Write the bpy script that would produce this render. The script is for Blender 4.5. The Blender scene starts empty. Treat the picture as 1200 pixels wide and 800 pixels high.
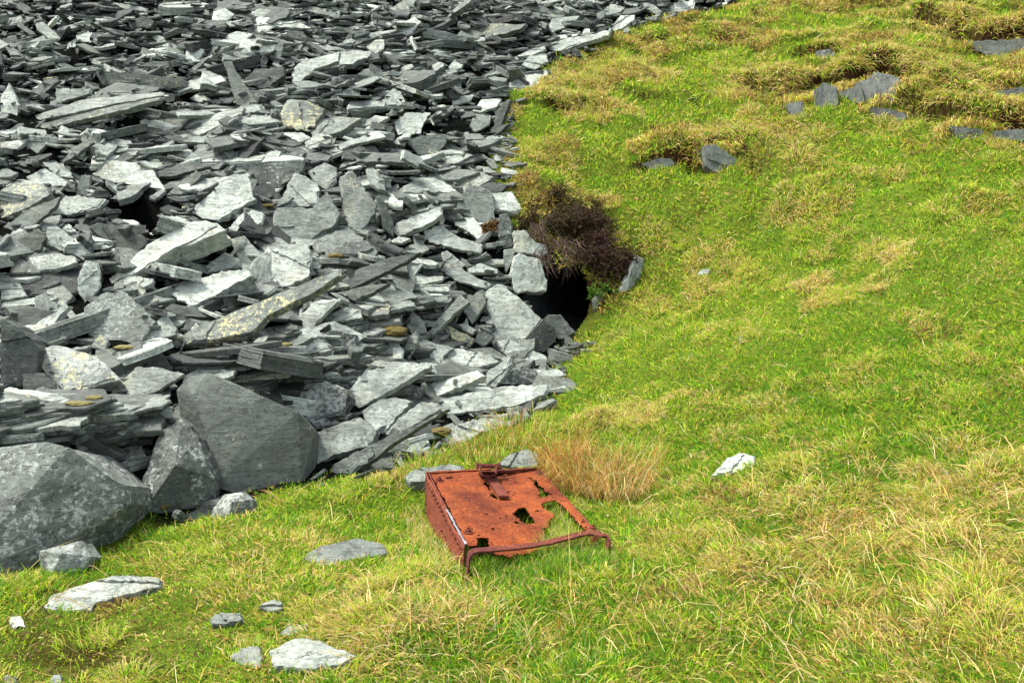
import bpy, bmesh, math, random
import numpy as np
from mathutils import Vector, Matrix
from mathutils.bvhtree import BVHTree

S = bpy.context.scene
COL = S.collection
random.seed(7)
RNG = np.random.default_rng(11)

# ------------------------------------------------------------------ camera, sky, sun
CAM = np.array([0.0, 0.0, 2.1]); PITCH = math.radians(10); F = 1167.0
cd = bpy.data.cameras.new('camera'); cam = bpy.data.objects.new('camera', cd); COL.objects.link(cam)
cam.location = CAM; cam.rotation_euler = (math.radians(80), 0, 0)
cd.sensor_width = 36; cd.lens = 35.0; cd.clip_end = 500; cd.clip_start = 0.05
S.camera = cam

SUN_EL, SUN_AZ = 62, -80          # azimuth from +Y (view direction), positive to the right
W = bpy.data.worlds.new('World'); S.world = W; W.use_nodes = True
wn = W.node_tree; bg = wn.nodes['Background']
sky = wn.nodes.new('ShaderNodeTexSky'); sky.sky_type = 'NISHITA'; sky.sun_disc = False
sky.sun_elevation = math.radians(SUN_EL); sky.sun_rotation = math.radians(SUN_AZ)
sky.air_density = 1.0; sky.dust_density = 3.0
hs = wn.nodes.new('ShaderNodeHueSaturation'); hs.inputs['Saturation'].default_value = .42     # thin high cloud whitens the sky
wn.links.new(sky.outputs[0], hs.inputs['Color']); wn.links.new(hs.outputs[0], bg.inputs[0]); bg.inputs[1].default_value = 0.13
sl = bpy.data.lights.new('sun', 'SUN'); sl.energy = 2.2; sl.angle = math.radians(14); sl.color = (1.0, .96, .90)
so = bpy.data.objects.new('sun', sl); COL.objects.link(so)
e, a_ = math.radians(SUN_EL), math.radians(SUN_AZ)
sv = Vector((math.cos(e)*math.sin(a_), math.cos(e)*math.cos(a_), math.sin(e)))
so.rotation_euler = sv.to_track_quat('Z', 'Y').to_euler(); so.location = (0, 0, 30)
S.view_settings.view_transform = 'Standard'; S.view_settings.look = 'None'
S.view_settings.exposure = 1.85; S.view_settings.gamma = 1.0
S.cycles.max_bounces = 6; S.cycles.diffuse_bounces = 2; S.cycles.transparent_max_bounces = 4
S.render.use_persistent_data = False

CP, SP = math.cos(PITCH), math.sin(PITCH)
def ray(u, v):
    """view direction through a point of the 1200x800 layout (not normalised)"""
    u = np.asarray(u, float); v = np.asarray(v, float)
    x = (u-600)/F; a = -(v-400)/F
    return np.stack([x, CP+a*SP, -SP+a*CP], -1)
def proj(P):
    d = np.asarray(P, float)-CAM
    zc = d[..., 1]*CP-d[..., 2]*SP; yc = d[..., 1]*SP+d[..., 2]*CP
    return 600+F*d[..., 0]/zc, 400-F*yc/zc, zc

# ------------------------------------------------------------------ noise
def _h(ix, iy, s):
    n = (ix.astype(np.int64)*374761393+iy.astype(np.int64)*668265263+s*974711) & 0xffffffff
    n = ((n ^ (n >> 13))*1274126177) & 0xffffffff
    return ((n ^ (n >> 16)) & 0xffff)/65535.0
def noise(x, y, s=0):
    x = np.asarray(x, float); y = np.asarray(y, float)
    ix = np.floor(x).astype(np.int64); iy = np.floor(y).astype(np.int64); fx = x-ix; fy = y-iy
    fx = fx*fx*(3-2*fx); fy = fy*fy*(3-2*fy)
    return ((_h(ix, iy, s)*(1-fx)+_h(ix+1, iy, s)*fx)*(1-fy)+(_h(ix, iy+1, s)*(1-fx)+_h(ix+1, iy+1, s)*fx)*fy)
def fbm(x, y, s=0, o=4):
    r = 0; a = .5; t = 0
    for k in range(o):
        r = r+a*noise(x*2**k+17.3*k, y*2**k-9.1*k, s+k); t += a; a *= .5
    return r/t
def sstep(a, b, x):
    t = np.clip((x-a)/(b-a), 0, 1); return t*t*(3-2*t)

# ------------------------------------------------------------------ object helpers
def tag(o, label=None, cat=None, group=None, kind=None):
    if label: o['label'] = label
    if cat: o['category'] = cat
    if group: o['group'] = group
    if kind: o['kind'] = kind
    return o
def mesh_obj(name, V, Fc, mat, parent=None, cols=None, loc=None, smooth=False):
    """V (n,3); Fc list of tuples or (n,k) array"""
    me = bpy.data.meshes.new(name)
    V = np.asarray(V, np.float32)
    if isinstance(Fc, np.ndarray):
        k = Fc.shape[1]; li = Fc.ravel().astype(np.int32); st = (np.arange(len(Fc))*k).astype(np.int32)
    else:
        ln = np.fromiter((len(f) for f in Fc), np.int32, len(Fc))
        li = np.fromiter((i for f in Fc for i in f), np.int32, int(ln.sum())); st = np.concatenate([[0], np.cumsum(ln)[:-1]]).astype(np.int32)
    me.vertices.add(len(V)); me.vertices.foreach_set('co', V.ravel())
    me.loops.add(len(li)); me.loops.foreach_set('vertex_index', li)
    me.polygons.add(len(st)); me.polygons.foreach_set('loop_start', st)
    me.update(calc_edges=True)
    if cols:
        for nm, arr in cols.items():
            arr = np.asarray(arr, np.float32)
            if arr.shape[1] == 3:
                at = me.attributes.new(nm, 'FLOAT_VECTOR', 'POINT'); at.data.foreach_set('vector', arr.ravel())
            else:
                at = me.attributes.new(nm, 'FLOAT_COLOR', 'POINT'); at.data.foreach_set('color', arr.ravel())
    me.polygons.foreach_set('use_smooth', np.full(len(st), smooth))
    if mat: me.materials.append(mat)
    me.validate(); me.update()
    o = bpy.data.objects.new(name, me); COL.objects.link(o)
    if parent: o.parent = parent
    return o
def empty(name, loc=(0, 0, 0)):
    o = bpy.data.objects.new(name, None); COL.objects.link(o); o.location = loc; o.empty_display_size = .1; return o

# ------------------------------------------------------------------ materials
class NT:
    def __init__(s, name):
        s.m = bpy.data.materials.new(name); s.m.use_nodes = True; s.t = s.m.node_tree; s.b = s.t.nodes['Principled BSDF']
    def n(s, typ, **kw):
        x = s.t.nodes.new(typ)
        for k, v in kw.items():
            if k.startswith('_'): setattr(x, k[1:], v)
            else: x.inputs[k.replace('__', ' ')].default_value = v
        return x
    def l(s, a, b): s.t.links.new(a, b)
    def noise(s, vec, scale, det=4, rough=.55, dist=0):
        x = s.n('ShaderNodeTexNoise', Scale=scale, Detail=det, Roughness=rough, Distortion=dist)
        if vec: s.l(vec, x.inputs['Vector'])
        return x.outputs['Fac']
    def ramp(s, fac, stops, const=False):
        x = s.n('ShaderNodeValToRGB'); cr = x.color_ramp
        if const: cr.interpolation = 'CONSTANT'
        while len(cr.elements) < len(stops): cr.elements.new(.5)
        for e_, (p, c) in zip(cr.elements, stops):
            e_.position = p; e_.color = (c, c, c, 1) if isinstance(c, (int, float)) else (*c, 1)
        s.l(fac, x.inputs[0]); return x.outputs[0]
    def mix(s, fac, a, b, mode='MIX'):
        x = s.n('ShaderNodeMix', _data_type='RGBA', _blend_type=mode)
        for i, v in ((0, fac), (6, a), (7, b)):
            if hasattr(v, 'links'): s.l(v, x.inputs[i])
            elif i == 0: x.inputs[0].default_value = v
            else: x.inputs[i].default_value = (*v, 1)
        return x.outputs[2]
    def math(s, op, a, b=0.0, clamp=False):
        x = s.n('ShaderNodeMath', _operation=op, _use_clamp=clamp)
        for i, v in ((0, a), (1, b)):
            if hasattr(v, 'links'): s.l(v, x.inputs[i])
            else: x.inputs[i].default_value = v
        return x.outputs[0]
    def attr(s, name): return s.n('ShaderNodeAttribute', _attribute_name=name)
    def bump(s, h, strength, dist, prev=None):
        x = s.n('ShaderNodeBump', Strength=strength, Distance=dist); s.l(h, x.inputs['Height'])
        if prev: s.l(prev, x.inputs['Normal'])
        return x.outputs[0]

def mat_slate():
    t = NT('slate')
    A = t.attr('tone'); sep = t.n('ShaderNodeSeparateColor'); t.l(A.outputs['Color'], sep.inputs[0])
    tone, yel, spk = sep.outputs[0], sep.outputs[1], sep.outputs[2]
    L = t.attr('lam').outputs['Vector']                       # slab-local metres (z across the cleavage), shifted per slab
    mp = t.n('ShaderNodeMapping'); mp.inputs['Scale'].default_value = (2.2, 2.2, 55); t.l(L, mp.inputs['Vector'])
    st = t.noise(mp.outputs[0], 1.6, 5, .62)
    fine = t.noise(L, 26, 6, .7); mid = t.noise(L, 6, 4, .6)
    base = t.ramp(tone, [(0, (.030, .034, .030)), (.5, (.155, .176, .148)), (1, (.54, .590, .505))])
    base = t.mix(t.math('MULTIPLY', t.ramp(mid, [(.3, 0), (.7, 1)]), .45), base, t.mix(1, base, (.55, .57, .56), 'MULTIPLY'))
    base = t.mix(.75, base, t.ramp(fine, [(.25, .38), (.5, .85), (.75, 1.3)]), 'MULTIPLY')
    stf = t.math('MULTIPLY', A.outputs['Alpha'], .6)
    base = t.mix(stf, base, t.ramp(st, [(.3, .25), (.5, .8), (.7, 1.25)]), 'MULTIPLY')
    mg = t.n('ShaderNodeMapping'); mg.inputs['Scale'].default_value = (3.0, 26, 8); mg.inputs['Rotation'].default_value = (0, 0, .5); t.l(L, mg.inputs['Vector'])
    grain = t.noise(mg.outputs[0], 1.3, 6, .72, .6)
    base = t.mix(t.math('ADD', .25, t.math('MULTIPLY', A.outputs['Alpha'], .45)), base, t.ramp(grain, [(.30, .35), (.43, .85), (.6, 1.0), (.75, 1.3)]), 'MULTIPLY')
    pit = t.noise(L, 38, 4, .65, .8); base = t.mix(t.ramp(pit, [(.30, .85), (.40, 0)]), base, (.02, .022, .02))
    ck = t.n('ShaderNodeMapping'); ck.inputs['Scale'].default_value = (2.2, 7, 3); ck.inputs['Rotation'].default_value = (0, 0, .25); t.l(L, ck.inputs['Vector'])
    cn = t.noise(ck.outputs[0], 1.5, 5, .7, .9); cr = t.math('ABSOLUTE', t.math('SUBTRACT', cn, .47)); crk = t.math('SUBTRACT', 1.0, t.math('MULTIPLY', cr, 75), True)
    base = t.mix(t.math('MULTIPLY', crk, .75), base, (.018, .018, .015))
    ed = t.ramp(t.noise(L, 2.2, 4, .6), [(.35, .62), (.5, .95), (.65, 1.15)]); base = t.mix(.8, base, ed, 'MULTIPLY')
    # hue drift: some patches brown / olive
    hue = t.noise(L, 3.1, 3, .5)
    base = t.mix(t.ramp(hue, [(.56, 0), (.72, .4)]), base, t.mix(1, base, (1.15, 1.0, .74), 'MULTIPLY'))
    # pale crustose lichen spots
    n1 = t.noise(L, 34, 5, .68, .3); n1b = t.noise(L, 5.5, 2, .5)
    sp = t.math('ADD', n1, t.math('MULTIPLY', n1b, .35))
    thr = t.math('SUBTRACT', .90, t.math('MULTIPLY', spk, .26))
    f1 = t.math('MULTIPLY', t.math('SUBTRACT', sp, thr), 9, True)
    base = t.mix(t.math('MULTIPLY', f1, .6), base, (.42, .44, .40))
    # yellow lichen
    n2 = t.noise(L, 30, 5, .68, .3); n2b = t.noise(L, 4.1, 2, .5)
    sp2 = t.math('ADD', n2, t.math('MULTIPLY', n2b, .5))
    thr2 = t.math('SUBTRACT', 1.05, t.math('MULTIPLY', yel, .30))
    f2 = t.math('MULTIPLY', t.math('SUBTRACT', sp2, thr2), 16, True)
    base = t.mix(t.math('MULTIPLY', f2, .62), base, (.50, .46, .22))
    t.l(base, t.b.inputs['Base Color'])
    t.b.inputs['Roughness'].default_value = .78
    t.b.inputs['Specular IOR Level'].default_value = .3
    nb = t.bump(t.math('MULTIPLY', st, A.outputs['Alpha']), .6, .012); nb = t.bump(grain, .7, .012, nb); nb = t.bump(t.math('SUBTRACT', 1.0, crk), .6, .006, nb); nb = t.bump(mid, .6, .025, nb); nb = t.bump(fine, .65, .008, nb)
    t.l(nb, t.b.inputs['Normal'])
    return t.m
M_SLATE = mat_slate()

def mat_blade():
    t = NT('grass_blade'); A = t.attr('col')
    t.l(A.outputs['Color'], t.b.inputs['Base Color']); t.b.inputs['Roughness'].default_value = .55
    t.b.inputs['Specular IOR Level'].default_value = .1
    tr = t.n('ShaderNodeBsdfTranslucent'); t.l(A.outputs['Color'], tr.inputs[0])
    mx = t.n('ShaderNodeMixShader', Fac=.42); t.l(t.b.outputs[0], mx.inputs[1]); t.l(tr.outputs[0], mx.inputs[2])
    t.l(mx.outputs[0], t.t.nodes['Material Output'].inputs[0]); return t.m
M_BLADE = mat_blade()

def mat_ground():
    t = NT('turf_and_soil'); A = t.attr('zone'); sep = t.n('ShaderNodeSeparateColor'); t.l(A.outputs['Color'], sep.inputs[0])
    P = t.n('ShaderNodeNewGeometry').outputs['Position']
    a = t.noise(P, 9, 6, .7); b = t.noise(P, 45, 5, .75); c = t.noise(P, 1.6, 3, .5)
    g = t.mix(t.ramp(a, [(.35, 0), (.65, 1)]), (.070, .140, .011), (.14, .16, .022))
    g = t.mix(t.ramp(c, [(.4, 0), (.65, .6)]), g, (.12, .17, .02))
    g = t.mix(.7, g, t.ramp(b, [(.3, .45), (.7, 1.3)]), 'MULTIPLY')
    dirt = t.mix(t.ramp(b, [(.35, 0), (.7, 1)]), (.012, .007, .003), (.060, .034, .014))
    scree = t.mix(t.ramp(b, [(.35, 0), (.7, 1)]), (.002, .0025, .002), (.014, .015, .013))  # near-black: the deep shade of gaps and hollows is put into this colour
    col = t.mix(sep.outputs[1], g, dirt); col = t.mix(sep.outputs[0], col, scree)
    t.l(col, t.b.inputs['Base Color']); t.b.inputs['Roughness'].default_value = 1; t.b.inputs['Specular IOR Level'].default_value = 0
    nb = t.bump(b, 1, .03); nb = t.bump(a, .8, .06, nb); t.l(nb, t.b.inputs['Normal']); return t.m
M_GROUND = mat_ground()

def mat_rust(name, c0, c1, c2, yellow=.0):
    t = NT(name); P = t.n('ShaderNodeTexCoord').outputs['Object']
    a = t.noise(P, 7, 6, .68, .4); b = t.noise(P, 70, 5, .75); c = t.noise(P, 2.3, 3, .5); d = t.noise(P, 190, 3, .7)
    col = t.mix(t.ramp(a, [(.36, 0), (.62, 1)]), c0, c1)
    col = t.mix(t.ramp(c, [(.40, 0), (.60, .9)]), col, c2)
    col = t.mix(.7, col, t.ramp(b, [(.3, .3), (.5, .9), (.7, 1.5)]), 'MULTIPLY')
    col = t.mix(.45, col, t.ramp(d, [(.3, .5), (.7, 1.4)]), 'MULTIPLY')
    mp = t.n('ShaderNodeMapping'); mp.inputs['Scale'].default_value = (16, 2.2, 2.2); t.l(P, mp.inputs['Vector'])
    s_ = t.noise(mp.outputs[0], 1.4, 4, .6)
    col = t.mix(t.ramp(s_, [(.56, 0), (.72, .55)]), col, (.10, .028, .018))
    pk = t.noise(P, 34, 3, .6); col = t.mix(t.ramp(pk, [(.33, .9), (.41, 0)]), col, (.05, .016, .012)); pl = t.noise(P, 48, 4, .7); col = t.mix(t.ramp(pl, [(.60, 0), (.74, .7)]), col, (.46, .20, .075))
    t.l(col, t.b.inputs['Base Color']); t.b.inputs['Roughness'].default_value = .9
    t.b.inputs['Specular IOR Level'].default_value = .1
    nb = t.bump(b, .9, .005); nb = t.bump(a, .4, .012, nb); nb = t.bump(d, .5, .0015, nb); t.l(nb, t.b.inputs['Normal']); return t.m
M_RUST = mat_rust('rusted_plate', (.165, .035, .011), (.245, .062, .017), (.075, .017, .009))
M_RUSTS = mat_rust('rusted_side', (.17, .042, .024), (.21, .06, .03), (.12, .032, .024))
M_RUSTD = mat_rust('dark_rusted_iron', (.10, .028, .020), (.15, .042, .024), (.07, .022, .020))

# ------------------------------------------------------------------ terrain
# surveyed points: (u, v, distance along the view axis on the ground)
SURV = [(0,800,3.9),(300,800,3.8),(600,800,3.75),(900,800,3.65),(1200,800,3.45),(0,660,5.0),(150,615,5.55),(300,640,5.05),(503,613,5.75),(550,677,4.72),
(720,660,4.85),(640,560,6.1),(250,590,5.85),(380,545,6.4),(500,510,6.95),(600,480,7.5),(645,445,8.1),
(0,500,5.85),(0,400,6.8),(0,300,7.8),(0,200,9.0),(0,100,10.6),(0,0,12.6),(200,500,6.35),(200,400,7.2),(200,300,8.2),(200,200,9.4),(200,100,11.0),(200,0,13.0),
(400,500,7.0),(400,400,7.75),(400,300,8.7),(400,200,9.8),(400,100,11.3),(400,0,13.4),(520,400,8.3),(540,300,9.2),(560,200,10.2),(560,100,11.8),(600,0,14.0),
(640,400,8.75),(690,382,8.95),(650,330,9.15),(655,270,9.45),(720,370,8.9),(760,300,9.3),(640,200,10.2),(620,130,11.2),(660,60,12.7),(850,0,14.6),
(1000,0,14.2),(1200,0,13.0),(750,100,12.0),(1000,100,11.5),(1200,100,10.9),(800,200,10.2),(1000,200,9.7),(1200,200,9.0),(880,300,8.9),(1000,300,8.4),(1200,300,7.7),
(740,420,8.1),(850,400,7.7),(1000,400,7.1),(1200,400,6.6),(720,500,6.9),(850,500,6.45),(1000,500,6.05),(1200,500,5.6),(800,600,5.4),(1000,600,5.1),(1200,600,4.8),(1000,700,4.3),(1200,700,4.05)]
SU = np.array(SURV, float); r_ = ray(SU[:, 0], SU[:, 1]); SP_ = CAM+r_*(SU[:, 2]/r_[:, 1])[:, None]
far = [(-14, 14, 4.4), (-14, 6, 1.2), (-12, 0, -.3), (0, 0, 0), (0, -6, 0), (12, 0, .5), (14, 6, 2.2), (15, 14, 5.4), (-16, 26, 11), (0, 26, 10.5), (16, 26, 11.2), (-6, 18, 6.9), (6, 19, 7.0), (0, 19, 6.9), (3.2,2,.15), (-3.2,2,-.05), (0,2.2,0)]
TP = np.vstack([SP_, np.array(far, float)])
def _phi(r2): return .5*r2*np.log(r2+1e-9)
def _fit(P, lam):
    n = len(P); d2 = ((P[:, None, :2]-P[None, :, :2])**2).sum(-1); K = _phi(d2)+lam*np.eye(n)
    Q = np.c_[np.ones(n), P[:, :2]]; A = np.block([[K, Q], [Q.T, np.zeros((3, 3))]])
    s = np.linalg.solve(A, np.r_[P[:, 2], 0, 0, 0]); return s[:n], s[n:]
TW, TA = _fit(TP, .02)
def base_h(x, y):
    x = np.asarray(x, float); y = np.asarray(y, float); sh = x.shape; xf, yf = x.ravel(), y.ravel(); out = np.empty(xf.size)
    for i in range(0, xf.size, 20000):
        a, b = xf[i:i+20000], yf[i:i+20000]
        d2 = (a[:, None]-TP[None, :, 0])**2+(b[:, None]-TP[None, :, 1])**2
        out[i:i+20000] = _phi(d2)@TW+TA[0]+TA[1]*a+TA[2]*b
    return out.reshape(sh)
def px2w(pts, h=base_h):
    """follow view rays to the hillside"""
    p = np.array(pts, float); r = ray(p[:, 0], p[:, 1]); ts = np.linspace(2.5, 45, 600)
    out = []
    for k in range(len(p)):
        Q = CAM+ts[:, None]*r[k]; g = Q[:, 2]-h(Q[:, 0], Q[:, 1]); i = np.argmax(g < 0)
        if g.min() >= 0: i = len(ts)-1; t = ts[i]
        else: t = ts[i-1]+(ts[i]-ts[i-1])*g[i-1]/(g[i-1]-g[i]+1e-9)
        out.append(CAM+t*r[k])
    return np.array(out)
def inpoly(x, y, P):
    x = np.asarray(x); y = np.asarray(y); c = np.zeros(x.shape, bool); n = len(P); j = n-1
    for i in range(n):
        xi, yi = P[i][0], P[i][1]; xj, yj = P[j][0], P[j][1]
        c ^= ((yi > y) != (yj > y)) & (x < (xj-xi)*(y-yi)/(yj-yi+1e-12)+xi); j = i
    return c
def segdist(x, y, P, closed=False):
    d = np.full(np.shape(x), 1e9); sgn = np.zeros(np.shape(x)); n = len(P)
    for i in range(n if closed else n-1):
        a = P[i][:2]; b = P[(i+1) % n][:2]; ab = b-a; L2 = ab@ab+1e-12
        t = np.clip(((x-a[0])*ab[0]+(y-a[1])*ab[1])/L2, 0, 1)
        dd = np.hypot(x-a[0]-t*ab[0], y-a[1]-t*ab[1]); cr = ab[0]*(y-a[1])-ab[1]*(x-a[0])
        m = dd < d; d = np.where(m, dd, d); sgn = np.where(m, np.sign(cr), sgn)
    return d, sgn
TIP_PX = [(-160,712),(0,655),(90,632),(160,600),(250,590),(365,555),(430,548),(500,515),(575,482),(640,468),(655,425),(672,398),(640,345),(618,285),(592,225),(585,180),(598,128),(640,84),(700,44),(770,16),(860,2)]
TIP = px2w(TIP_PX)[:, :2]; TIP = np.vstack([TIP, [(5.5, 19), (5, 27), (-16, 27), (-16, 6)]])
# turf lips: polylines (picture layout) where the hillside steps up by h metres
LEDGE = [([(850,52),(905,60),(960,52),(1012,50)], .14), ([(900,110),(925,118),(945,108),(965,101),(990,106),(1010,100),(1032,91),(1054,96),(1072,112),(1095,124)], .27), ([(950,66),(985,68),(1005,64)], .12),
 ([(1095,26),(1130,40),(1150,50),(1185,50),(1235,48)], .24), ([(1080,138),(1120,148),(1150,152),(1175,155),(1240,153)], .24), ([(1100,112),(1150,116),(1240,112)], .16), ([(752,196),(775,192),(795,192)], .12),
 ([(814,188),(828,176),(846,171),(866,186)], .15), ([(618,130),(650,128),(690,122),(715,116)], .12), ([(760,72),(790,66),(830,60)], .08), ([(660,240),(690,246),(716,240)], .12), ([(930,262),(960,252),(1000,250)], .08), ([(1130,250),(1190,242)], .07), ([(870,160),(930,165)], .06), ([(1000,4),(1100,0),(1190,-6)], .12)]
LEDGE = [(px2w(p)[:, :2], h) for p, h in LEDGE]
HOLE_PX = [(618,395),(612,345),(630,318),(668,316),(690,340),(692,384),(660,398)]
HOLE = px2w([(652, 352)])[0]
TUFT = [(px2w([(u, v)])[0], r, h) for u, v, r, h in [(590,120,.3,.1),(640,100,.35,.14),(735,85,.35,.16),(745,92,.2,.1),(640,180,.3,.1),(685,130,.3,.1),(960,235,.3,.08),(1050,300,.4,.1),(945,330,.3,.1),(985,345,.3,.12),(870,320,.3,.07),
  (560,215,.2,.05),(700,500,.25,.08),(760,490,.25,.08),(480,690,.3,.08),(500,740,.35,.1),(430,730,.3,.08),(870,660,.3,.09),(1080,640,.35,.1),(1150,560,.35,.12),(1160,720,.4,.14),(930,560,.3,.06),(1080,120,.3,.1),(1000,80,.4,.12),(1120,30,.4,.15)]]
def height(x, y):
    x = np.asarray(x, float); y = np.asarray(y, float)
    z = base_h(x, y)
    ins = inpoly(x, y, TIP); d, _ = segdist(x, y, TIP, True); sd = np.where(ins, d, -d)      # >0 inside the tip
    turf = sstep(.05, -.35, sd)
    near = sstep(7.5, 4.5, y)
    z = z+turf*((fbm(x*1.1, y*1.1, 3, 3)-.5)*.28*(1-.45*near)+(fbm(x*4.2, y*4.2, 9, 3)-.5)*(.16-.12*near))
    # small sheep-walk terraces on the upper bank
    up = turf*sstep(8.5, 10.5, y)*sstep(-1, 1.5, x)
    ph = (y*1.0+.25*x)+1.3*fbm(x*.5, y*.5, 21, 3); fr = ph*1.6-np.floor(ph*1.6)
    z = z+up*.08*(sstep(0, .22, fr)-fr-.1)*sstep(.42, .62, fbm(x*.8, y*.8, 33, 2))*1.5
    for P, h in LEDGE:
        dd, sg = segdist(x, y, P); h = h*(.75*sstep(.25, .6, fbm(x*2.1, y*2.1, 63, 2)) if h < .2 else 1.0+.5*(fbm(x*5, y*5, 64, 2)-.5))
        s_ = np.where(sg > 0, sstep(-.03, .06, dd), 0)
        z = z+h*s_*sstep(.75, .05, dd)*.8-h*.2*np.where(sg < 0, sstep(.45, .0, dd), np.where(dd<.06,1,0)*0)
    for c, r, h in TUFT:
        q = ((x-c[0])**2+(y-c[1])**2)/r**2; z = z+.45*h*np.exp(-q*1.6)*(0.2+1.6*noise(x*7, y*7, 5))
    z = z+(1-turf)*((fbm(x*1.5, y*1.5, 14, 3)-.5)*.25-.05)
    return z
def axis(lo, hi, a, b, fine, coarse):
    m = list(np.arange(a, b, fine)); l = []; x = a; s = fine
    while x > lo: s = min(s*1.35, coarse); x -= s; l.append(x)
    r = []; x = m[-1]; s = fine
    while x < hi: s = min(s*1.35, coarse); x += s; r.append(x)
    return np.array(l[::-1]+m+r)
AX = axis(-60, 60, -8.2, 8.6, .05, 3); AY = axis(-20, 60, 2.6, 16.5, .05, 3)
GX, GY = np.meshgrid(AX, AY)
GZ = height(GX, GY)
far_ = sstep(22, 40, np.hypot(GX, GY-5))
GZ = GZ*(1-far_)+far_*np.clip((GY-4)*.42, -.5, 60)
NXg, NYg = len(AX), len(AY)
Vt = np.stack([GX, GY, GZ], -1).reshape(-1, 3)
ii = (np.arange(NYg-1)[:, None]*NXg+np.arange(NXg-1)[None]).ravel()
Ft = np.stack([ii, ii+1, ii+NXg+1, ii+NXg], 1)
_i0, _i1 = np.searchsorted(AX, [HOLE[0]-.85, HOLE[0]+.85]); _j0, _j1 = np.searchsorted(AY, [HOLE[1]-.8, HOLE[1]+.8])
_fi, _fj = (ii % NXg), (ii//NXg); _in = (_fi >= _i0)&(_fi < _i1)&(_fj >= _j0)&(_fj < _j1)
_q = 5; _nx, _ny = (_i1-_i0)*_q+1, (_j1-_j0)*_q+1; _gx = np.interp(np.arange(_nx)/_q+_i0, np.arange(NXg), AX); _gy = np.interp(np.arange(_ny)/_q+_j0, np.arange(NYg), AY)
_X, _Y = np.meshgrid(_gx, _gy); _a = np.clip(((np.arange(_nx))//_q), 0, _i1-_i0-1)+_i0; _b = np.clip((np.arange(_ny)//_q), 0, _j1-_j0-1)+_j0
_fx = ((_gx-AX[_a])/(AX[_a+1]-AX[_a]))[None]; _fy = ((_gy-AY[_b])/(AY[_b+1]-AY[_b]))[:, None]; _A, _B = np.meshgrid(_a, _b)
_Z = (GZ[_B, _A]*(1-_fx)+GZ[_B, _A+1]*_fx)*(1-_fy)+(GZ[_B+1, _A]*(1-_fx)+GZ[_B+1, _A+1]*_fx)*_fy
_o = len(Vt); Vt = np.vstack([Vt, np.stack([_X, _Y, _Z], -1).reshape(-1, 3)]); _k = (np.arange(_ny-1)[:, None]*_nx+np.arange(_nx-1)[None]).ravel()+_o
Ft = np.vstack([Ft[~_in], np.stack([_k, _k+1, _k+_nx+1, _k+_nx], 1)])
# open the adit: remove the sheet where the level meets daylight
uc, vc, zc = proj(Vt[Ft].mean(1))
cen = Vt[Ft].mean(1)
hole = inpoly(uc, vc, [(616,392),(612,352),(622,332),(632,306),(668,301),(686,322),(692,348),(689,368),(676,388),(650,394)]) & (np.hypot(cen[:, 0]-HOLE[0], cen[:, 1]-HOLE[1]) < 1.0) & (zc > 0)
Ft0 = Ft; Ft = Ft[~hole]
dz_y, dz_x = np.gradient(GZ, AY, AX)
slope = np.hypot(dz_x, dz_y)
ins = inpoly(GX, GY, TIP); dT, _ = segdist(GX, GY, TIP, True); SD = np.where(ins, dT, -dT)
n_ = (fbm(GX*3, GY*3, 40, 3)-.5)*.35
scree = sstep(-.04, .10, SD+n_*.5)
dirt = np.clip(sstep(1.15, 1.7, slope)+0, 0, 1)
_b1 = px2w([(110, 745), (60, 770), (190, 760)]); _bb = sum(w_*np.exp(-((GX-c[0])**2+(GY-c[1])**2)/r_**2) for c, w_, r_ in zip(_b1, (1, .7, .8), (.42, .4, .25)))
_hb = px2w([(668, 262), (660, 290), (700, 300)]); _bb = _bb*.5*sstep(.35, .6, fbm(GX*6, GY*6, 31, 3))+sum(1.3*np.exp(-((GX-c[0])**2+(GY-c[1])**2)/.30**2) for c in _hb)
dirt = np.clip(dirt+_bb, 0, 1)
zone = np.stack([scree, dirt, np.zeros_like(scree), np.ones_like(scree)], -1)
def _gz(x, y): i = np.clip(np.searchsorted(AX, x+1e-6)-1, 0, NXg-1); j = np.clip(np.searchsorted(AY, y+1e-6)-1, 0, NYg-1); return zone[j, i]
zone = np.vstack([zone.reshape(-1, 4), _gz(_X.ravel(), _Y.ravel())])
BT = BVHTree.FromPolygons([tuple(v) for v in Vt], [tuple(f) for f in Ft0])
HOLLOW = [([(125,232),(150,222),(185,232),(200,246),(192,268),(165,272),(135,262),(120,246)], .5), ([(130,145),(165,138),(190,132),(188,150),(150,162),(118,158)], .5), ([(365,270),(385,262),(412,268),(418,285),(395,298),(368,292)], .4), ([(183,345),(196,338),(203,350),(196,366),(185,358)], .3),
 ([(370,76),(400,70),(430,76),(424,88),(385,92)], .5), ([(470,350),(500,345),(512,352),(508,364),(480,368),(466,360)], .4), ([(40,185),(75,180),(90,190),(60,198)], .4), ([(480,40),(540,36),(560,46),(510,54)], .5), ([(215,20),(255,14),(275,24),(240,32)], .5), ([(60,392),(84,385),(96,396),(76,402)], .3), ([(285,310),(300,306),(304,316),(290,320)], .3), ([(420,455),(438,452),(436,466),(424,468)], .2), ([(60,70),(100,66),(112,76),(80,84)], .4), ([(520,150),(548,146),(556,156),(530,162)], .3), ([(440,225),(462,222),(470,232),(448,238)], .3), ([(285,185),(330,182),(340,190),(300,196)], .3)]
HW = []
for P, dpt in HOLLOW:
    W3 = []
    for u, v in P:
        h = BT.ray_cast(Vector(CAM), Vector(ray(u, v))); W3.append(np.array(h[0])[:2])
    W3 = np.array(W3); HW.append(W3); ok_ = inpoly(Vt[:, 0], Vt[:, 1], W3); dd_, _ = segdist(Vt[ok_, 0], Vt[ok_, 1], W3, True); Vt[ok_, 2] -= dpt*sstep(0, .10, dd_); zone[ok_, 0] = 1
def in_hollow(x, y):
    r = np.zeros(np.shape(x), bool)
    for W3 in HW: r |= inpoly(x, y, W3)
    return r
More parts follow.
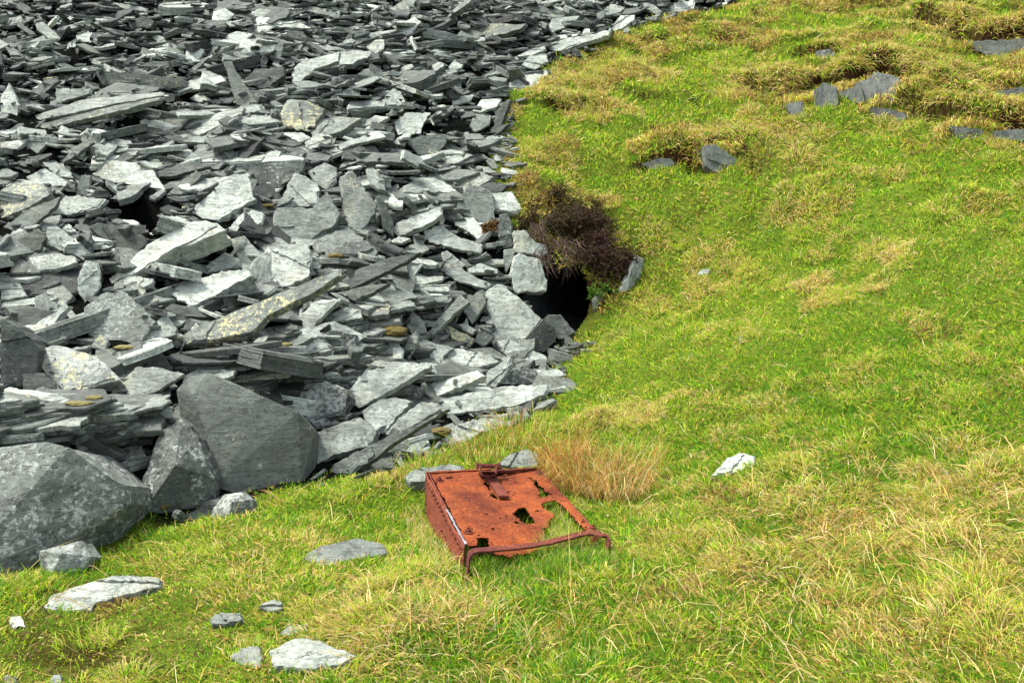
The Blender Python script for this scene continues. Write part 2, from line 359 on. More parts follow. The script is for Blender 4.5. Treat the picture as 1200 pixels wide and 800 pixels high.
ground = mesh_obj('ground', Vt, Ft, M_GROUND, cols={'zone': zone}, smooth=True)
tag(ground, 'grassy hillside and stony floor of the old quarry', 'ground', kind='structure')
def gi(A, q):
    return np.clip(np.searchsorted(A, q)-1, 0, len(A)-2)
def grid_at(G, x, y):
    i = gi(AX, x); j = gi(AY, y); fx = np.clip((x-AX[i])/(AX[i+1]-AX[i]), 0, 1); fy = np.clip((y-AY[j])/(AY[j+1]-AY[j]), 0, 1)
    return (G[j, i]*(1-fx)+G[j, i+1]*fx)*(1-fy)+(G[j+1, i]*(1-fx)+G[j+1, i+1]*fx)*fy
def hz(x, y): return grid_at(GZ, np.asarray(x, float), np.asarray(y, float))
def hit(u, v):
    r = ray(u, v); h = BT.ray_cast(Vector(CAM), Vector(r).normalized())
    return np.array(h[0]) if h[0] is not None else None
def tdist(u, v):
    """ray parameter of the hillside"""
    r = ray(u, v); h = BT.ray_cast(Vector(CAM), Vector(r).normalized())
    if h[0] is None: return 30.
    return (h[3])/np.linalg.norm(r)

# ------------------------------------------------------------------ slate geometry
def nrm(v): v = np.asarray(v, float); return v/np.linalg.norm(v)
def slab_geo(P2, t, rng, tone, lich=(0, 0), step=.5, N=22, rough=1.0, sub=.55):
    """irregular split slab: outline P2 (local metres) at z=0, thickness t below; laminated broken edges"""
    P2 = np.asarray(P2, float); c = P2.mean(0)
    seg = np.roll(P2, -1, 0)-P2; L = np.hypot(seg[:, 0], seg[:, 1]); per = L.sum(); size = math.sqrt(abs(np.sum(P2[:, 0]*np.roll(P2[:, 1], -1)-np.roll(P2[:, 0], -1)*P2[:, 1]))/2)+1e-6
    pts = []
    for k in range(len(P2)):
        m = max(1, int(round(N*L[k]/per)))
        for q in range(m):
            pts.append(P2[k]+seg[k]*q/m+(rng.normal(0, .018*size*rough, 2) if q else rng.normal(0, .006*size, 2)))
    O = np.array(pts); n = len(O)
    K = 3 if t < .05 else (4 if t < .12 else 6)
    rings = []; zs = []
    ch = min(.010, t*.22)
    sd_ = int(rng.integers(1, 9999)); amp = min(.014, t*.22, size*.05)*rough
    def hgt(R): return (fbm(R[:, 0]/size*2.3+sd_, R[:, 1]/size*2.3, sd_ % 97, 2)-.5)*amp
    def ring(sc, z, jit=0.0):
        R = c+(O-c)*(1-np.asarray(sc)/size)[..., None]
        if np.ndim(jit) or jit: R = R+rng.normal(0, 1, R.shape)*jit
        rings.append(R); zs.append(np.broadcast_to(z, (n,)).astype(float)+hgt(R)*(1 if len(zs) < 4 else 0))
    ring(size*.62, 0.); ring(size*.32, 0.); ring(ch, 0.)
    lo = rng.uniform(-.015, .05, K)*size*.9*step
    ring(lo[0]*.2, -ch)
    prev = ch
    for k in range(K):
        zb = -t*(k+1)/K*(1+rng.uniform(-.15, .15)*(k < K-1))
        jit = rng.normal(0, .012*size*rough, n); jit = (jit+np.roll(jit, 1))*.6
        ring(lo[k]+jit, -prev-.0005)
        ring(lo[k]+jit, zb if k < K-1 else -t)
        prev = -zb
    ring(size*.3, -t)
    V = []; nr = len(rings)
    for R, z in zip(rings, zs): V.append(np.c_[R, z])
    V = np.vstack(V); cc = np.array([[*c, float(hgt(c[None])[0])], [*c, -t]]); V = np.vstack([V, cc]); ct, cb = len(V)-2, len(V)-1
    Fs = []
    for k in range(n): Fs.append((ct, k, (k+1) % n))
    for r in range(nr-1):
        for k in range(n):
            a, b = r*n+k, r*n+(k+1) % n; Fs.append((a, a+n, b+n, b))
    o = (nr-1)*n
    for k in range(n): Fs.append((o+k, cb, o+(k+1) % n))
    if sub and rng.random() < sub:              # a thinner lamina left standing on part of the face
        a1 = rng.uniform(0, 6.283); dv = np.array([math.cos(a1), math.sin(a1)]); pr = (P2-c)@dv; cut = np.quantile(pr, rng.uniform(.15, .7)); Q = []
        for k in range(len(P2)):
            p0, p1 = P2[k], P2[(k+1) % len(P2)]; d0, d1 = (p0-c)@dv-cut, (p1-c)@dv-cut
            if d0 < 0: Q.append(p0)
            if (d0 < 0) != (d1 < 0): Q.append(p0+(p1-p0)*d0/(d0-d1))
        if len(Q) > 2:
            Q = np.array(Q); cq = Q.mean(0); Q = cq+(Q-cq)*rng.uniform(.86, .96)
            if abs(area2(Q)) > .08*size*size:
                t2 = min(.014, max(.005, t*.3)); V2, F2, _, _ = slab_geo(Q, t2+amp, rng, tone, lich, step, int(N*.8), rough*2.2, sub=0)
                V2[:, 2] += t2*.8; o2 = len(V); V = np.vstack([V, V2]); Fs += [tuple(i_+o2 for i_ in f) for f in F2]
    lam = V+rng.uniform(-50, 50, 3)*np.array([1, 1, .2])
    tn = np.tile([tone, lich[0], lich[1], 1.], (len(V), 1))
    return V, Fs, lam, tn
def lite_geo(P2, t, rng, tone, lich, N=10):
    P2 = np.asarray(P2, float); c = P2.mean(0); seg = np.roll(P2, -1, 0)-P2; L = np.hypot(seg[:, 0], seg[:, 1]); per = L.sum(); size = math.sqrt(abs(area2(P2)))+1e-6; pts = []
    for k in range(len(P2)):
        m = max(1, int(round(N*L[k]/per)))
        for q in range(m): pts.append(P2[k]+seg[k]*q/m+rng.normal(0, .02*size, 2)*(q > 0))
    O = np.array(pts); n = len(O); V = []
    for sc, z in ((.5, 0), (.03, 0), (0, -.12), (rng.uniform(-.03, .05), -.55), (rng.uniform(-.02, .06), -.56), (.06, -1)):
        R = c+(O-c)*(1-sc)+rng.normal(0, .01*size, (n, 2)); V.append(np.c_[R, np.full(n, z*t)+rng.normal(0, t*.05, n)*(z > -.5)])
    nr = len(V); V = np.vstack(V+[np.array([[*c, 0], [*c, -t]])]); ct, cb = len(V)-2, len(V)-1
    Fs = [(ct, k, (k+1) % n) for k in range(n)]+[(r*n+k, r*n+k+n, r*n+(k+1) % n+n, r*n+(k+1) % n) for r in range(nr-1) for k in range(n)]+[((nr-1)*n+k, cb, (nr-1)*n+(k+1) % n) for k in range(n)]
    return V, Fs
def area2(P): return .5*np.sum(P[:, 0]*np.roll(P[:, 1], -1)-np.roll(P[:, 0], -1)*P[:, 1])
def frame_of(n, az=None):
    n = nrm(n); x = np.cross([0, 0, 1.], n) if abs(n[2]) < .999 else np.array([1., 0, 0])
    x = nrm(x if np.linalg.norm(x) > 1e-6 else np.array([1., 0, 0])); y = np.cross(n, x)
    return x, y, n
def tilt(th, ph):
    th, ph = math.radians(th), math.radians(ph); return np.array([math.sin(th)*math.sin(ph), -math.sin(th)*math.cos(ph), math.cos(th)])
# ------------------------------------------------------------------ surveyed slabs (outline of the broad face in picture layout)
REG = {'A': (0, 0, 1/3), 'B': (350, 0, 1/3), 'C': (0, 200, 1/3), 'D': (350, 200, 1/3), 'E': (0, 400, 1/3), 'F': (350, 400, 1/3), 'G': (0, 600, .375), 'H': (580, 0, .2667), 'X': (0, 0, 1)}
# region, outline, tilt, lean, thickness m, tone, yellow, speckle, label, short name
HERO = [
('C',[(365,392),(540,245),(680,178),(765,180),(795,208),(620,275),(480,360),(392,420)],42,-12,.17,.86,.25,.2,'long pale rectangular slate block with a bright top and a deep dark laminated side','long pale block'),
('C',[(672,138),(800,20),(870,5),(885,60),(900,100),(770,180),(700,165)],50,0,.06,.8,.25,.2,'broad smooth pale slab leaning behind the long pale block','smooth pale slab'),
('C',[(975,130),(1100,130),(1150,70),(1195,150),(1180,185),(1080,250),(940,230)],58,12,.13,.62,.45,.3,'thick grey block split across the middle, lower half, with a ragged right edge',''),
('C',[(1035,5),(1080,20),(1125,60),(1120,125),(1000,130),(980,110)],55,8,.08,.74,.1,.2,'pointed pale slab standing on the thick split grey block','pointed slab'),
('C',[(940,265),(1080,255),(1100,300),(1085,370),(1030,400),(960,420),(900,390),(910,320)],46,4,.15,.78,.5,.3,'pitted pale block with a tuft of moss on its top and yellow lichen','pitted pale block'),
('C',[(795,210),(870,130),(930,150),(925,185),(850,225),(800,225)],45,8,.05,.92,.0,.2,'small bright slab touching the upper end of the long pale block',None),
('C',[(805,240),(860,228),(915,290),(890,345),(850,335)],62,12,.06,.72,.4,.2,None,None),
('C',[(700,350),(790,285),(840,310),(850,340),(720,360)],52,0,.05,.66,.3,.2,None,None),
('C',[(585,425),(640,390),(790,355),(870,345),(890,370),(830,400),(760,440),(665,475)],34,-6,.19,.82,.15,.3,'chunky square-ended block with rust stained pale top and dark cut end','chunky square-ended block'),
('C',[(580,610),(700,545),(860,480),(1010,420),(1150,360),(1195,345),(1195,365),(1100,430),(940,510),(880,570),(700,600),(560,640)],50,-10,.07,.55,.85,.3,'long slanting plank of slate blotched with yellow lichen','yellow blotched plank'),
('C',[(990,560),(1110,460),(1190,455),(1150,500),(1090,560)],45,-5,.03,.72,.1,.2,None,None),
('C',[(295,480),(370,425),(440,425),(490,470),(550,530),(500,600),(480,615),(330,600),(300,560)],57,5,.1,.6,.3,.6,'broad mid-grey slab speckled with pale spots below the long pale block','speckled grey slab'),
('C',[(270,380),(300,315),(345,325),(355,400),(345,420),(300,465),(275,430)],66,15,.04,1.,.0,.0,'bright narrow slab standing on end at the lower end of the long pale block','bright upright slab'),
('C',[(60,335),(100,305),(200,290),(265,300),(270,320),(200,345),(60,355)],38,0,.04,.72,.3,.2,None,None),
('C',[(160,195),(200,190),(320,290),(300,320),(270,300),(160,260)],52,15,.05,.66,.2,.2,None,None),
('C',[(160,420),(220,400),(260,440),(230,470),(160,450)],50,0,.05,.6,.2,.2,None,None),
('C',[(0,515),(60,545),(115,590),(140,630),(125,770),(0,780)],76,10,.35,.28,.05,.1,'smooth dark squarish block with a fine vertical crack at the left end of the heap','smooth dark block'),
('C',[(145,625),(200,610),(330,650),(380,690),(420,735),(350,755),(230,785),(205,760),(140,690)],55,0,.16,.74,1.0,.9,'block thickly blotched with cream and yellow lichen','cream lichened block'),
('C',[(75,715),(150,708),(190,745),(205,785),(150,775),(80,770)],64,0,.09,.25,.0,.1,None,None),
('C',[(385,790),(400,760),(475,690),(560,690),(650,712),(560,770),(500,795)],46,0,.03,.66,.05,.2,'thin flat grey slab lying just above the dark boulder','thin flat slab'),
('C',[(650,720),(700,695),(830,700),(820,720),(740,745),(640,750)],40,0,.03,.78,.1,.3,None,None),
('C',[(495,590),(520,560),(580,500),(620,550),(620,575),(560,590)],50,0,.03,.75,.0,.2,None,None),
('C',[(310,620),(350,575),(380,600),(370,630)],60,0,.05,.7,.7,.2,None,None),
('C',[(310,200),(340,180),(480,200),(520,250),(500,270),(460,300),(350,230)],62,12,.08,.3,.25,.1,'dark mossy curved slab in the hollow above the long pale block','mossy curved slab'),
('C',[(0,70),(60,40),(150,45),(180,80),(100,130),(0,170)],50,-10,.12,.6,1.1,.2,'thick slab covered in bright yellow lichen at the left edge of the heap','bright yellow lichened slab'),
('C',[(0,205),(110,130),(215,90),(200,120),(120,190),(20,212)],55,-12,.03,.4,.1,.1,None,None),
('C',[(165,155),(230,85),(375,100),(350,130),(250,155)],44,-8,.03,.66,.1,.1,'slab with a reddish stained edge right of the yellow lichened slab','red-edged slab'),
('A',[(320,610),(380,565),(480,570),(540,600),(585,670),(480,650),(400,640)],44,8,.06,.82,.15,.3,'wide pale slab jutting over a black hollow','jutting pale slab'),
('A',[(150,570),(235,575),(262,628),(200,620)],48,10,.02,.78,.0,.1,None,None),
('A',[(90,620),(160,590),(240,640),(230,655),(110,650)],45,0,.04,.7,.2,.1,None,None),
('C',[(290,210),(315,215),(325,295),(295,280)],70,0,.04,.6,.2,.1,None,None),
('C',[(50,250),(130,200),(160,230),(140,280),(80,290)],62,0,.06,.4,.0,.2,None,None),
('C',[(0,400),(70,395),(95,440),(0,455)],45,0,.03,.74,.0,.1,None,None),
('C',[(0,465),(120,445),(205,448),(130,470),(0,480)],35,0,.03,.62,.0,.1,None,None),
('C',[(0,490),(120,482),(230,500),(240,530),(150,545),(40,545)],58,0,.05,.2,.0,.1,None,None),
('C',[(110,355),(180,350),(265,385),(265,415),(200,395)],50,10,.03,.25,.1,.1,None,None),
('A',[(1080,600),(1140,570),(1185,590),(1185,640),(1150,675),(1100,645)],60,0,.04,.72,.0,.2,'rounded grey slab behind the pointed slab','rounded grey slab'),
('A',[(865,605),(960,565),(1075,580),(1050,620),(960,665),(900,645)],66,0,.07,.3,.1,.5,None,None),
('A',[(90,415),(290,350),(570,322),(575,335),(430,360),(310,385),(110,430)],38,-8,.05,.62,.1,.2,'very long thin slab reaching out above the black hollow on the left','long thin slab'),
('A',[(105,447),(320,392),(450,362),(572,340),(560,352),(330,412),(120,460)],46,-8,.05,.55,.1,.2,None,None),
('A',[(195,310),(320,310),(320,330),(240,352),(195,365)],68,0,.04,.8,.0,.0,None,None),
('A',[(335,250),(480,255),(650,280),(690,310),(560,315),(360,300)],72,5,.06,.3,.3,.1,'long dark beam of slate high on the left of the heap','long dark beam'),
('A',[(900,60),(940,62),(1060,80),(1095,100),(1000,95),(940,90),(905,130)],45,5,.12,.9,.0,.1,'square-cut bright block high in the middle of the heap','square-cut bright block'),
('A',[(960,225),(960,170),(985,140),(1000,150),(980,230)],70,0,.05,.6,.0,.2,None,None),
('A',[(785,215),(815,215),(850,280),(900,350),(860,375),(830,370),(800,260)],62,12,.06,.55,.1,.1,'long grey slab pointing steeply down the heap','steep grey slab'),
('A',[(980,400),(1010,350),(1070,350),(1145,380),(1110,430),(1090,470),(1000,450)],58,6,.14,.72,.9,.3,'blocky slab with cream and orange lichen patches','orange-patched block'),
('A',[(640,440),(700,410),(860,375),(850,400),(760,450),(680,490)],46,-12,.04,.7,.3,.3,'pale ribbed slab slanting up to the steep grey slab','ribbed slab'),
('A',[(855,280),(900,240),(1000,235),(1000,265),(920,320)],62,0,.09,.25,.1,.1,None,None),
('A',[(1020,250),(1060,215),(1195,180),(1190,215),(1110,240),(1030,310)],48,-10,.05,.72,.0,.2,None,None),
('A',[(645,210),(660,160),(720,175),(690,220)],55,0,.03,1.,.0,.0,None,None),
('A',[(790,125),(830,110),(890,120),(860,150),(795,150)],52,0,.03,.9,.0,.0,None,None),
('A',[(125,80),(150,75),(225,140),(180,140),(130,105)],54,10,.03,.8,.0,.0,None,None),
('A',[(30,65),(60,70),(130,125),(110,130)],56,10,.03,.6,.0,.0,None,None),
('A',[(515,115),(560,125),(620,150),(560,155)],50,5,.03,.75,.0,.0,None,None),
('A',[(450,75),(500,55),(545,75),(530,100),(460,100)],66,0,.08,.25,.0,.0,None,None),
('A',[(390,5),(520,30),(520,45),(430,30)],52,5,.03,.7,.0,.0,None,None),
('A',[(750,40),(790,28),(825,50),(790,80),(745,85)],56,0,.03,.85,.0,.0,None,None),
('A',[(565,85),(630,85),(620,100),(570,100)],50,0,.03,.95,.0,.0,None,None),
('A',[(265,125),(310,110),(345,125),(320,150),(275,145)],52,0,.04,.8,.0,.1,None,None),
('A',[(92,150),(130,133),(140,145),(110,185),(92,180)],60,0,.03,1.1,.0,.0,'small brilliant white slab high at the left','brilliant white slab'),
('A',[(585,525),(650,520),(705,540),(640,555)],42,0,.04,.88,.0,.1,None,None),
('A',[(510,600),(600,575),(735,575),(740,585),(600,620),(530,625)],48,0,.04,.3,.1,.0,None,None),
('A',[(580,690),(640,630),(690,600),(715,615),(650,680)],54,-12,.05,.45,.0,.0,None,None),
('A',[(870,570),(960,530),(990,530),(980,555),(900,575)],44,-6,.04,.76,.0,.1,None,None),
('A',[(1070,515),(1120,470),(1160,475),(1165,500),(1090,525)],48,0,.03,.82,.0,.1,None,None),
('A',[(985,465),(1060,465),(1095,485),(1050,500)],42,0,.03,.9,.0,.1,None,None),
('A',[(490,425),(520,412),(630,445),(580,460),(500,445)],44,6,.05,.75,.0,.2,None,None),
('A',[(0,345),(30,290),(70,370),(60,410),(0,400)],62,0,.07,.85,.0,.3,'bright rough slab cut by the left edge of the picture above the long thin slab',None),
('A',[(0,500),(100,488),(60,525),(0,525)],42,0,.04,.85,.0,.0,None,None),
('A',[(85,510),(135,478),(170,500),(130,540)],55,0,.04,.55,.0,.0,None,None),
('A',[(215,575),(250,520),(320,485),(330,500),(250,560)],56,-12,.03,.5,.2,.2,None,None),
('A',[(370,480),(460,495),(470,515),(390,515)],46,0,.03,.72,.2,.0,None,None),
('A',[(265,690),(285,615),(318,615),(310,690)],70,0,.04,.55,.2,.0,None,None),
('A',[(960,0),(1195,40),(1195,65),(1060,35)],48,5,.05,.62,.1,.3,'long pale slab lying along the top edge of the picture','top edge slab'),
('A',[(665,345),(700,325),(745,350),(700,360)],46,0,.03,.95,.0,.0,None,None),
('B',[(325,95),(410,60),(430,75),(390,125),(360,120)],52,-8,.03,.9,.0,.1,None,None),
('B',[(235,165),(270,140),(302,138),(300,170),(270,195)],58,0,.04,1.,.0,.0,None,None),
('B',[(50,210),(160,175),(255,180),(250,195),(190,225),(80,230)],42,0,.07,.74,.0,.3,'broad pale slab above a black hollow in the top middle of the heap','hollow-top slab'),
('B',[(750,15),(800,5),(930,45),(920,60),(850,45)],54,6,.05,.45,.0,.2,None,None),
('B',[(860,170),(940,135),(1040,120),(1100,100),(1090,125),(1000,150),(920,185)],44,-10,.06,.85,.0,.2,'long pale slab lying along the turf edge near the top of the bank','turf-edge slab'),
('B',[(1110,90),(1130,65),(1180,52),(1170,80),(1115,100)],46,0,.03,.9,.0,.0,None,None),
('B',[(720,310),(760,280),(870,245),(880,265),(900,270),(840,310),(770,315)],40,-8,.05,1.05,.0,.0,'bright white slab lying against the grassy bank','bright white slab'),
('B',[(780,230),(810,195),(875,190),(880,220),(830,245)],52,0,.06,.8,.2,.1,None,None),
('B',[(300,345),(330,310),(360,325),(380,375),(320,370)],56,0,.03,.8,.3,.0,None,None),
('B',[(610,390),(640,350),(715,345),(700,375),(640,395)],44,0,.03,.92,.0,.0,None,None),
('B',[(535,335),(620,335),(600,360),(540,370)],46,0,.04,.8,.0,.0,None,None),
('B',[(600,440),(620,400),(680,405),(670,440),(620,465)],58,0,.03,.6,.0,.0,None,None),
('B',[(690,395),(730,350),(745,350),(700,470),(685,460)],74,-30,.05,.3,.0,.0,'dark slab wedged upright where heap and bank meet','upright wedge'),
('B',[(335,430),(380,395),(465,395),(440,430),(430,470),(350,475)],52,0,.03,.84,.0,.2,'flat pale slab with a notched lower edge in the middle of the heap','notched pale slab'),
('B',[(200,445),(270,405),(320,410),(260,445)],40,-5,.04,.85,.0,.1,None,None),
('B',[(100,465),(150,455),(255,460),(230,475),(130,480)],38,0,.04,.85,.0,.0,None,None),
('B',[(400,520),(370,490),(490,470),(518,475),(520,500),(490,540),(420,545)],68,5,.12,.5,.0,.2,'thick layered block with a hacked grey end','layered grey block'),
('B',[(20,500),(70,470),(120,480),(90,515),(30,520)],46,0,.04,.8,.0,.0,None,None),
('B',[(80,525),(280,460),(310,480),(180,510),(120,540)],44,-8,.03,.85,.0,.1,None,None),
('B',[(520,470),(640,470),(665,490),(590,490)],40,0,.04,.6,.0,.0,None,None),
('B',[(500,560),(650,540),(670,555),(560,580)],44,0,.04,.5,.0,.0,None,None),
('B',[(515,240),(550,210),(590,210),(570,240),(530,250)],50,0,.04,.85,.0,.0,None,None),
('B',[(590,225),(620,213),(645,235),(620,248)],56,0,.03,.9,.0,.0,None,None),
('B',[(295,180),(400,178),(410,187),(300,190)],42,0,.03,.95,.0,.0,None,None),
('B',[(880,120),(880,85),(890,65),(990,55),(960,85)],52,0,.05,.7,.0,.1,None,None),
('B',[(1070,40),(1100,10),(1150,25),(1130,45)],50,0,.05,.7,.0,.0,None,None),
('B',[(1140,10),(1150,0),(1200,0),(1190,25)],46,0,.05,.85,.0,.0,None,None),
('B',[(710,588),(770,600),(775,612),(740,614),(710,606)],40,0,.04,.7,.0,.0,'small slab alone on the grass just above the pale pentagonal block',None),
('H',[(510,125),(550,70),(615,65),(610,90),(560,125),(520,140)],48,-8,.04,.9,.0,.0,None,None),
('H',[(760,20),(880,0),(875,40),(820,55),(770,50)],46,0,.06,.95,.0,.0,'pale slab at the very top where the turf edge meets the sky-line of the heap',None),
('H',[(650,10),(700,20),(745,60),(720,70),(665,40)],52,10,.05,.7,.0,.0,None,None),
('D',[(145,20),(190,0),(275,120),(270,150),(195,240),(165,170)],60,18,.14,.7,.4,.2,'stubby double slab on end with layered lower edge','stubby double slab'),
('D',[(275,90),(290,85),(335,180),(335,240),(300,200)],68,22,.05,.4,.0,.1,None,None),
('D',[(370,20),(480,25),(530,50),(575,85),(500,75),(430,50)],44,8,.04,.8,.0,.2,None,None),
('D',[(320,210),(350,180),(500,125),(505,150),(470,180),(350,230)],48,-8,.06,.8,.0,.3,'pale wedge with ragged laminated front below the stubby double slab','ragged pale wedge'),
('D',[(555,120),(600,40),(680,75),(690,120),(690,220),(640,180),(560,150)],66,0,.08,.55,.2,.1,'tall grey slab leaning at the edge of the turf','leaning grey slab'),
('D',[(665,75),(750,72),(788,135),(770,150),(690,140),(650,60)],52,0,.09,.9,.0,.0,'pale pentagonal block under the turf edge above the adit','pale pentagonal block'),
('D',[(540,160),(620,165),(668,240),(640,250),(590,210),(550,190)],54,6,.04,1.0,.0,.0,None,None),
('D',[(440,210),(500,190),(560,230),(650,260),(640,290),(560,275),(460,250)],54,6,.05,.85,.35,.0,'pale slab stained tan and yellow','tan-stained slab'),
('D',[(705,155),(735,148),(750,180),(750,270),(720,275),(700,230)],74,0,.10,.45,.1,.5,'narrow dark slab standing upright beside the adit','narrow upright slab'),
('D',[(755,210),(800,210),(830,250),(870,260),(880,290),(860,300),(760,285)],70,8,.10,.82,.0,.2,'pale bluish slab under the overhanging turf','pale bluish slab'),
('D',[(760,300),(775,290),(850,315),(875,400),(868,425),(760,428),(745,370)],72,10,.15,1.0,.0,.0,'bright blue-white block forming the left jamb of the adit','blue-white block'),
('D',[(720,280),(755,270),(760,300),(730,360),(720,330)],70,0,.05,.75,.0,.0,None,None),
('D',[(500,290),(520,280),(590,330),(570,345),(510,320)],54,8,.03,.7,.3,.0,None,None),
('D',[(485,320),(540,325),(600,360),(680,400),(660,415),(560,390),(500,350)],50,12,.06,.72,.3,.2,'long slab sloping down towards the adit','down-sloping slab'),
('D',[(590,345),(640,325),(700,345),(700,360),(600,360)],42,0,.03,.7,.2,.0,None,None),
('D',[(640,310),(720,310),(725,330),(650,335)],42,0,.03,.75,.0,.0,None,None),
('D',[(115,280),(180,250),(240,245),(280,280),(270,300),(200,300),(120,300)],46,0,.05,.5,.0,.3,None,None),
('D',[(310,250),(350,232),(395,240),(360,255)],44,0,.03,.85,.0,.0,None,None),
('D',[(110,400),(200,350),(330,300),(430,285),(380,320),(300,360),(180,415)],54,-8,.05,.25,.0,.1,'long dark curved slab in the middle of the heap','dark curved slab'),
('D',[(130,430),(250,400),(320,395),(200,460)],50,-6,.05,.35,.0,.1,None,None),
('D',[(325,390),(400,375),(510,370),(505,385),(400,405)],40,0,.03,.8,.0,.1,None,None),
('D',[(330,405),(535,400),(530,425),(390,420)],42,0,.03,.7,.1,.1,None,None),
('D',[(250,450),(290,415),(400,425),(420,445),(330,465)],42,0,.07,.6,.0,.2,None,None),
('D',[(0,480),(50,455),(155,450),(60,530),(0,570)],46,-8,.04,.86,.0,.1,None,None),
('D',[(60,540),(160,475),(220,490),(225,515),(150,530)],44,-5,.03,.8,.0,.1,None,None),
('D',[(40,600),(130,560),(200,575),(210,640),(50,635)],76,0,.12,.25,.0,.6,None,None),
('D',[(450,580),(480,530),(570,435),(600,460),(550,500),(465,590)],58,-15,.05,.6,.0,.1,'lance-shaped slab leaning up to the left of the broad pale slab by the adit','lance-shaped slab'),
('D',[(590,440),(650,430),(660,460),(610,540),(580,500)],62,-8,.05,.6,.1,.1,None,None),
('D',[(658,425),(700,397),(730,405),(855,520),(800,590),(760,600),(690,600),(670,500)],58,6,.13,.82,.0,.1,'broad pale slab leaning just below and left of the adit mouth','broad pale adit slab'),
('D',[(785,600),(860,520),(900,550),(905,600),(860,640),(800,620)],76,15,.12,.25,.0,.3,'dark blocky stone against the right side of the broad pale adit slab','dark adit stone'),
('D',[(875,505),(920,505),(975,570),(940,590),(890,590)],70,10,.16,.40,.0,.3,'rounded grey stone on the sill of the adit mouth','adit sill stone'),
('D',[(380,520),(400,490),(440,530),(450,570),(400,580),(380,560)],66,0,.06,.75,.0,.2,None,None),
('D',[(500,545),(530,545),(620,590),(600,620),(540,590)],54,10,.04,.5,.9,.0,'tawny brown slab among grey ones','tawny slab'),
('D',[(545,545),(580,535),(625,560),(610,575)],50,0,.03,.7,.2,.0,None,None),
('D',[(620,600),(635,550),(660,545),(690,580),(650,620)],62,0,.06,.4,.0,.4,None,None),
('D',[(260,650),(300,610),(340,597),(370,630),(365,665),(300,665)],56,0,.06,.82,.0,.3,None,None),
('D',[(370,620),(385,590),(415,560),(420,600),(385,665)],64,-10,.04,.7,.0,.0,None,None),
('D',[(410,600),(420,585),(500,610),(550,620),(510,650),(500,690),(440,640)],52,8,.06,.75,.2,.2,None,None),
('D',[(505,635),(560,625),(650,640),(710,670),(640,690),(540,690)],42,0,.05,.9,.0,.2,'bright flat slab with a rippled edge below the tawny slab','rippled bright slab'),
('D',[(690,600),(740,590),(800,620),(870,650),(878,690),(800,660),(720,640)],48,12,.06,.86,.0,.1,'pale slab sloping to the turf under the broad pale adit slab','sloping pale slab'),
('D',[(655,760),(660,710),(690,690),(755,645),(745,690),(690,765)],60,-18,.05,.78,.0,.1,'narrow slab propped on its end above the long plank','propped narrow slab'),
('F',[(440,160),(475,140),(630,100),(655,120),(600,145),(455,205)],44,-8,.07,.92,.0,.1,'bright ribbed slab lying above the left end of the long plank','bright ribbed slab'),
('D',[(700,750),(720,710),(780,695),(835,700),(840,750)],78,0,.1,.35,.0,.8,None,None),
('F',[(170,185),(240,85),(270,65),(470,80),(380,140),(290,190),(210,235),(175,215)],47,-6,.06,.86,.05,.2,'large flat triangular slab with a clean bright face','large triangular slab'),
('F',[(0,180),(90,135),(170,170),(165,240),(150,290),(60,310),(0,260)],72,0,.3,.45,.1,1.0,'grey boulder densely speckled white beside the large triangular slab','speckled boulder'),
('F',[(450,215),(640,175),(720,158),(880,150),(865,190),(760,225),(530,258),(490,240)],44,-5,.07,.84,.0,.2,'long pale plank at the foot of the heap with its end in the grass','long plank'),
('F',[(220,245),(280,205),(340,195),(400,210),(370,240),(300,320),(230,280)],54,-6,.12,.8,.0,.2,'rounded pale block under the large triangular slab','rounded pale block'),
('F',[(55,320),(210,265),(280,310),(260,360),(110,405),(60,435)],50,0,.10,.62,.0,.1,'smooth blue-grey slab right beside the dark boulder','blue-grey slab'),
('F',[(300,330),(350,270),(430,210),(490,215),(500,235),(430,280),(330,335)],54,-14,.05,.72,.3,.2,'split plank with splintered layers rising from the grass, upper layer','splintered plank'),
('F',[(100,470),(125,430),(300,340),(420,290),(530,235),(440,290),(330,362),(180,470)],62,-14,.06,.38,.0,.2,'dark splintered underlayer of the split plank rising from the grass',None),
('F',[(500,345),(560,290),(640,270),(770,280),(750,300),(640,320),(580,360),(520,365)],52,0,.10,.5,.0,1.0,'white-speckled rough stone below the long plank by the moss','rough speckled stone'),
('F',[(730,235),(780,225),(815,260),(790,290),(750,280)],64,0,.08,.4,.0,.8,None,None),
('F',[(360,190),(400,150),(440,165),(430,200),(390,210)],70,0,.08,.4,.0,.3,None,None),
]
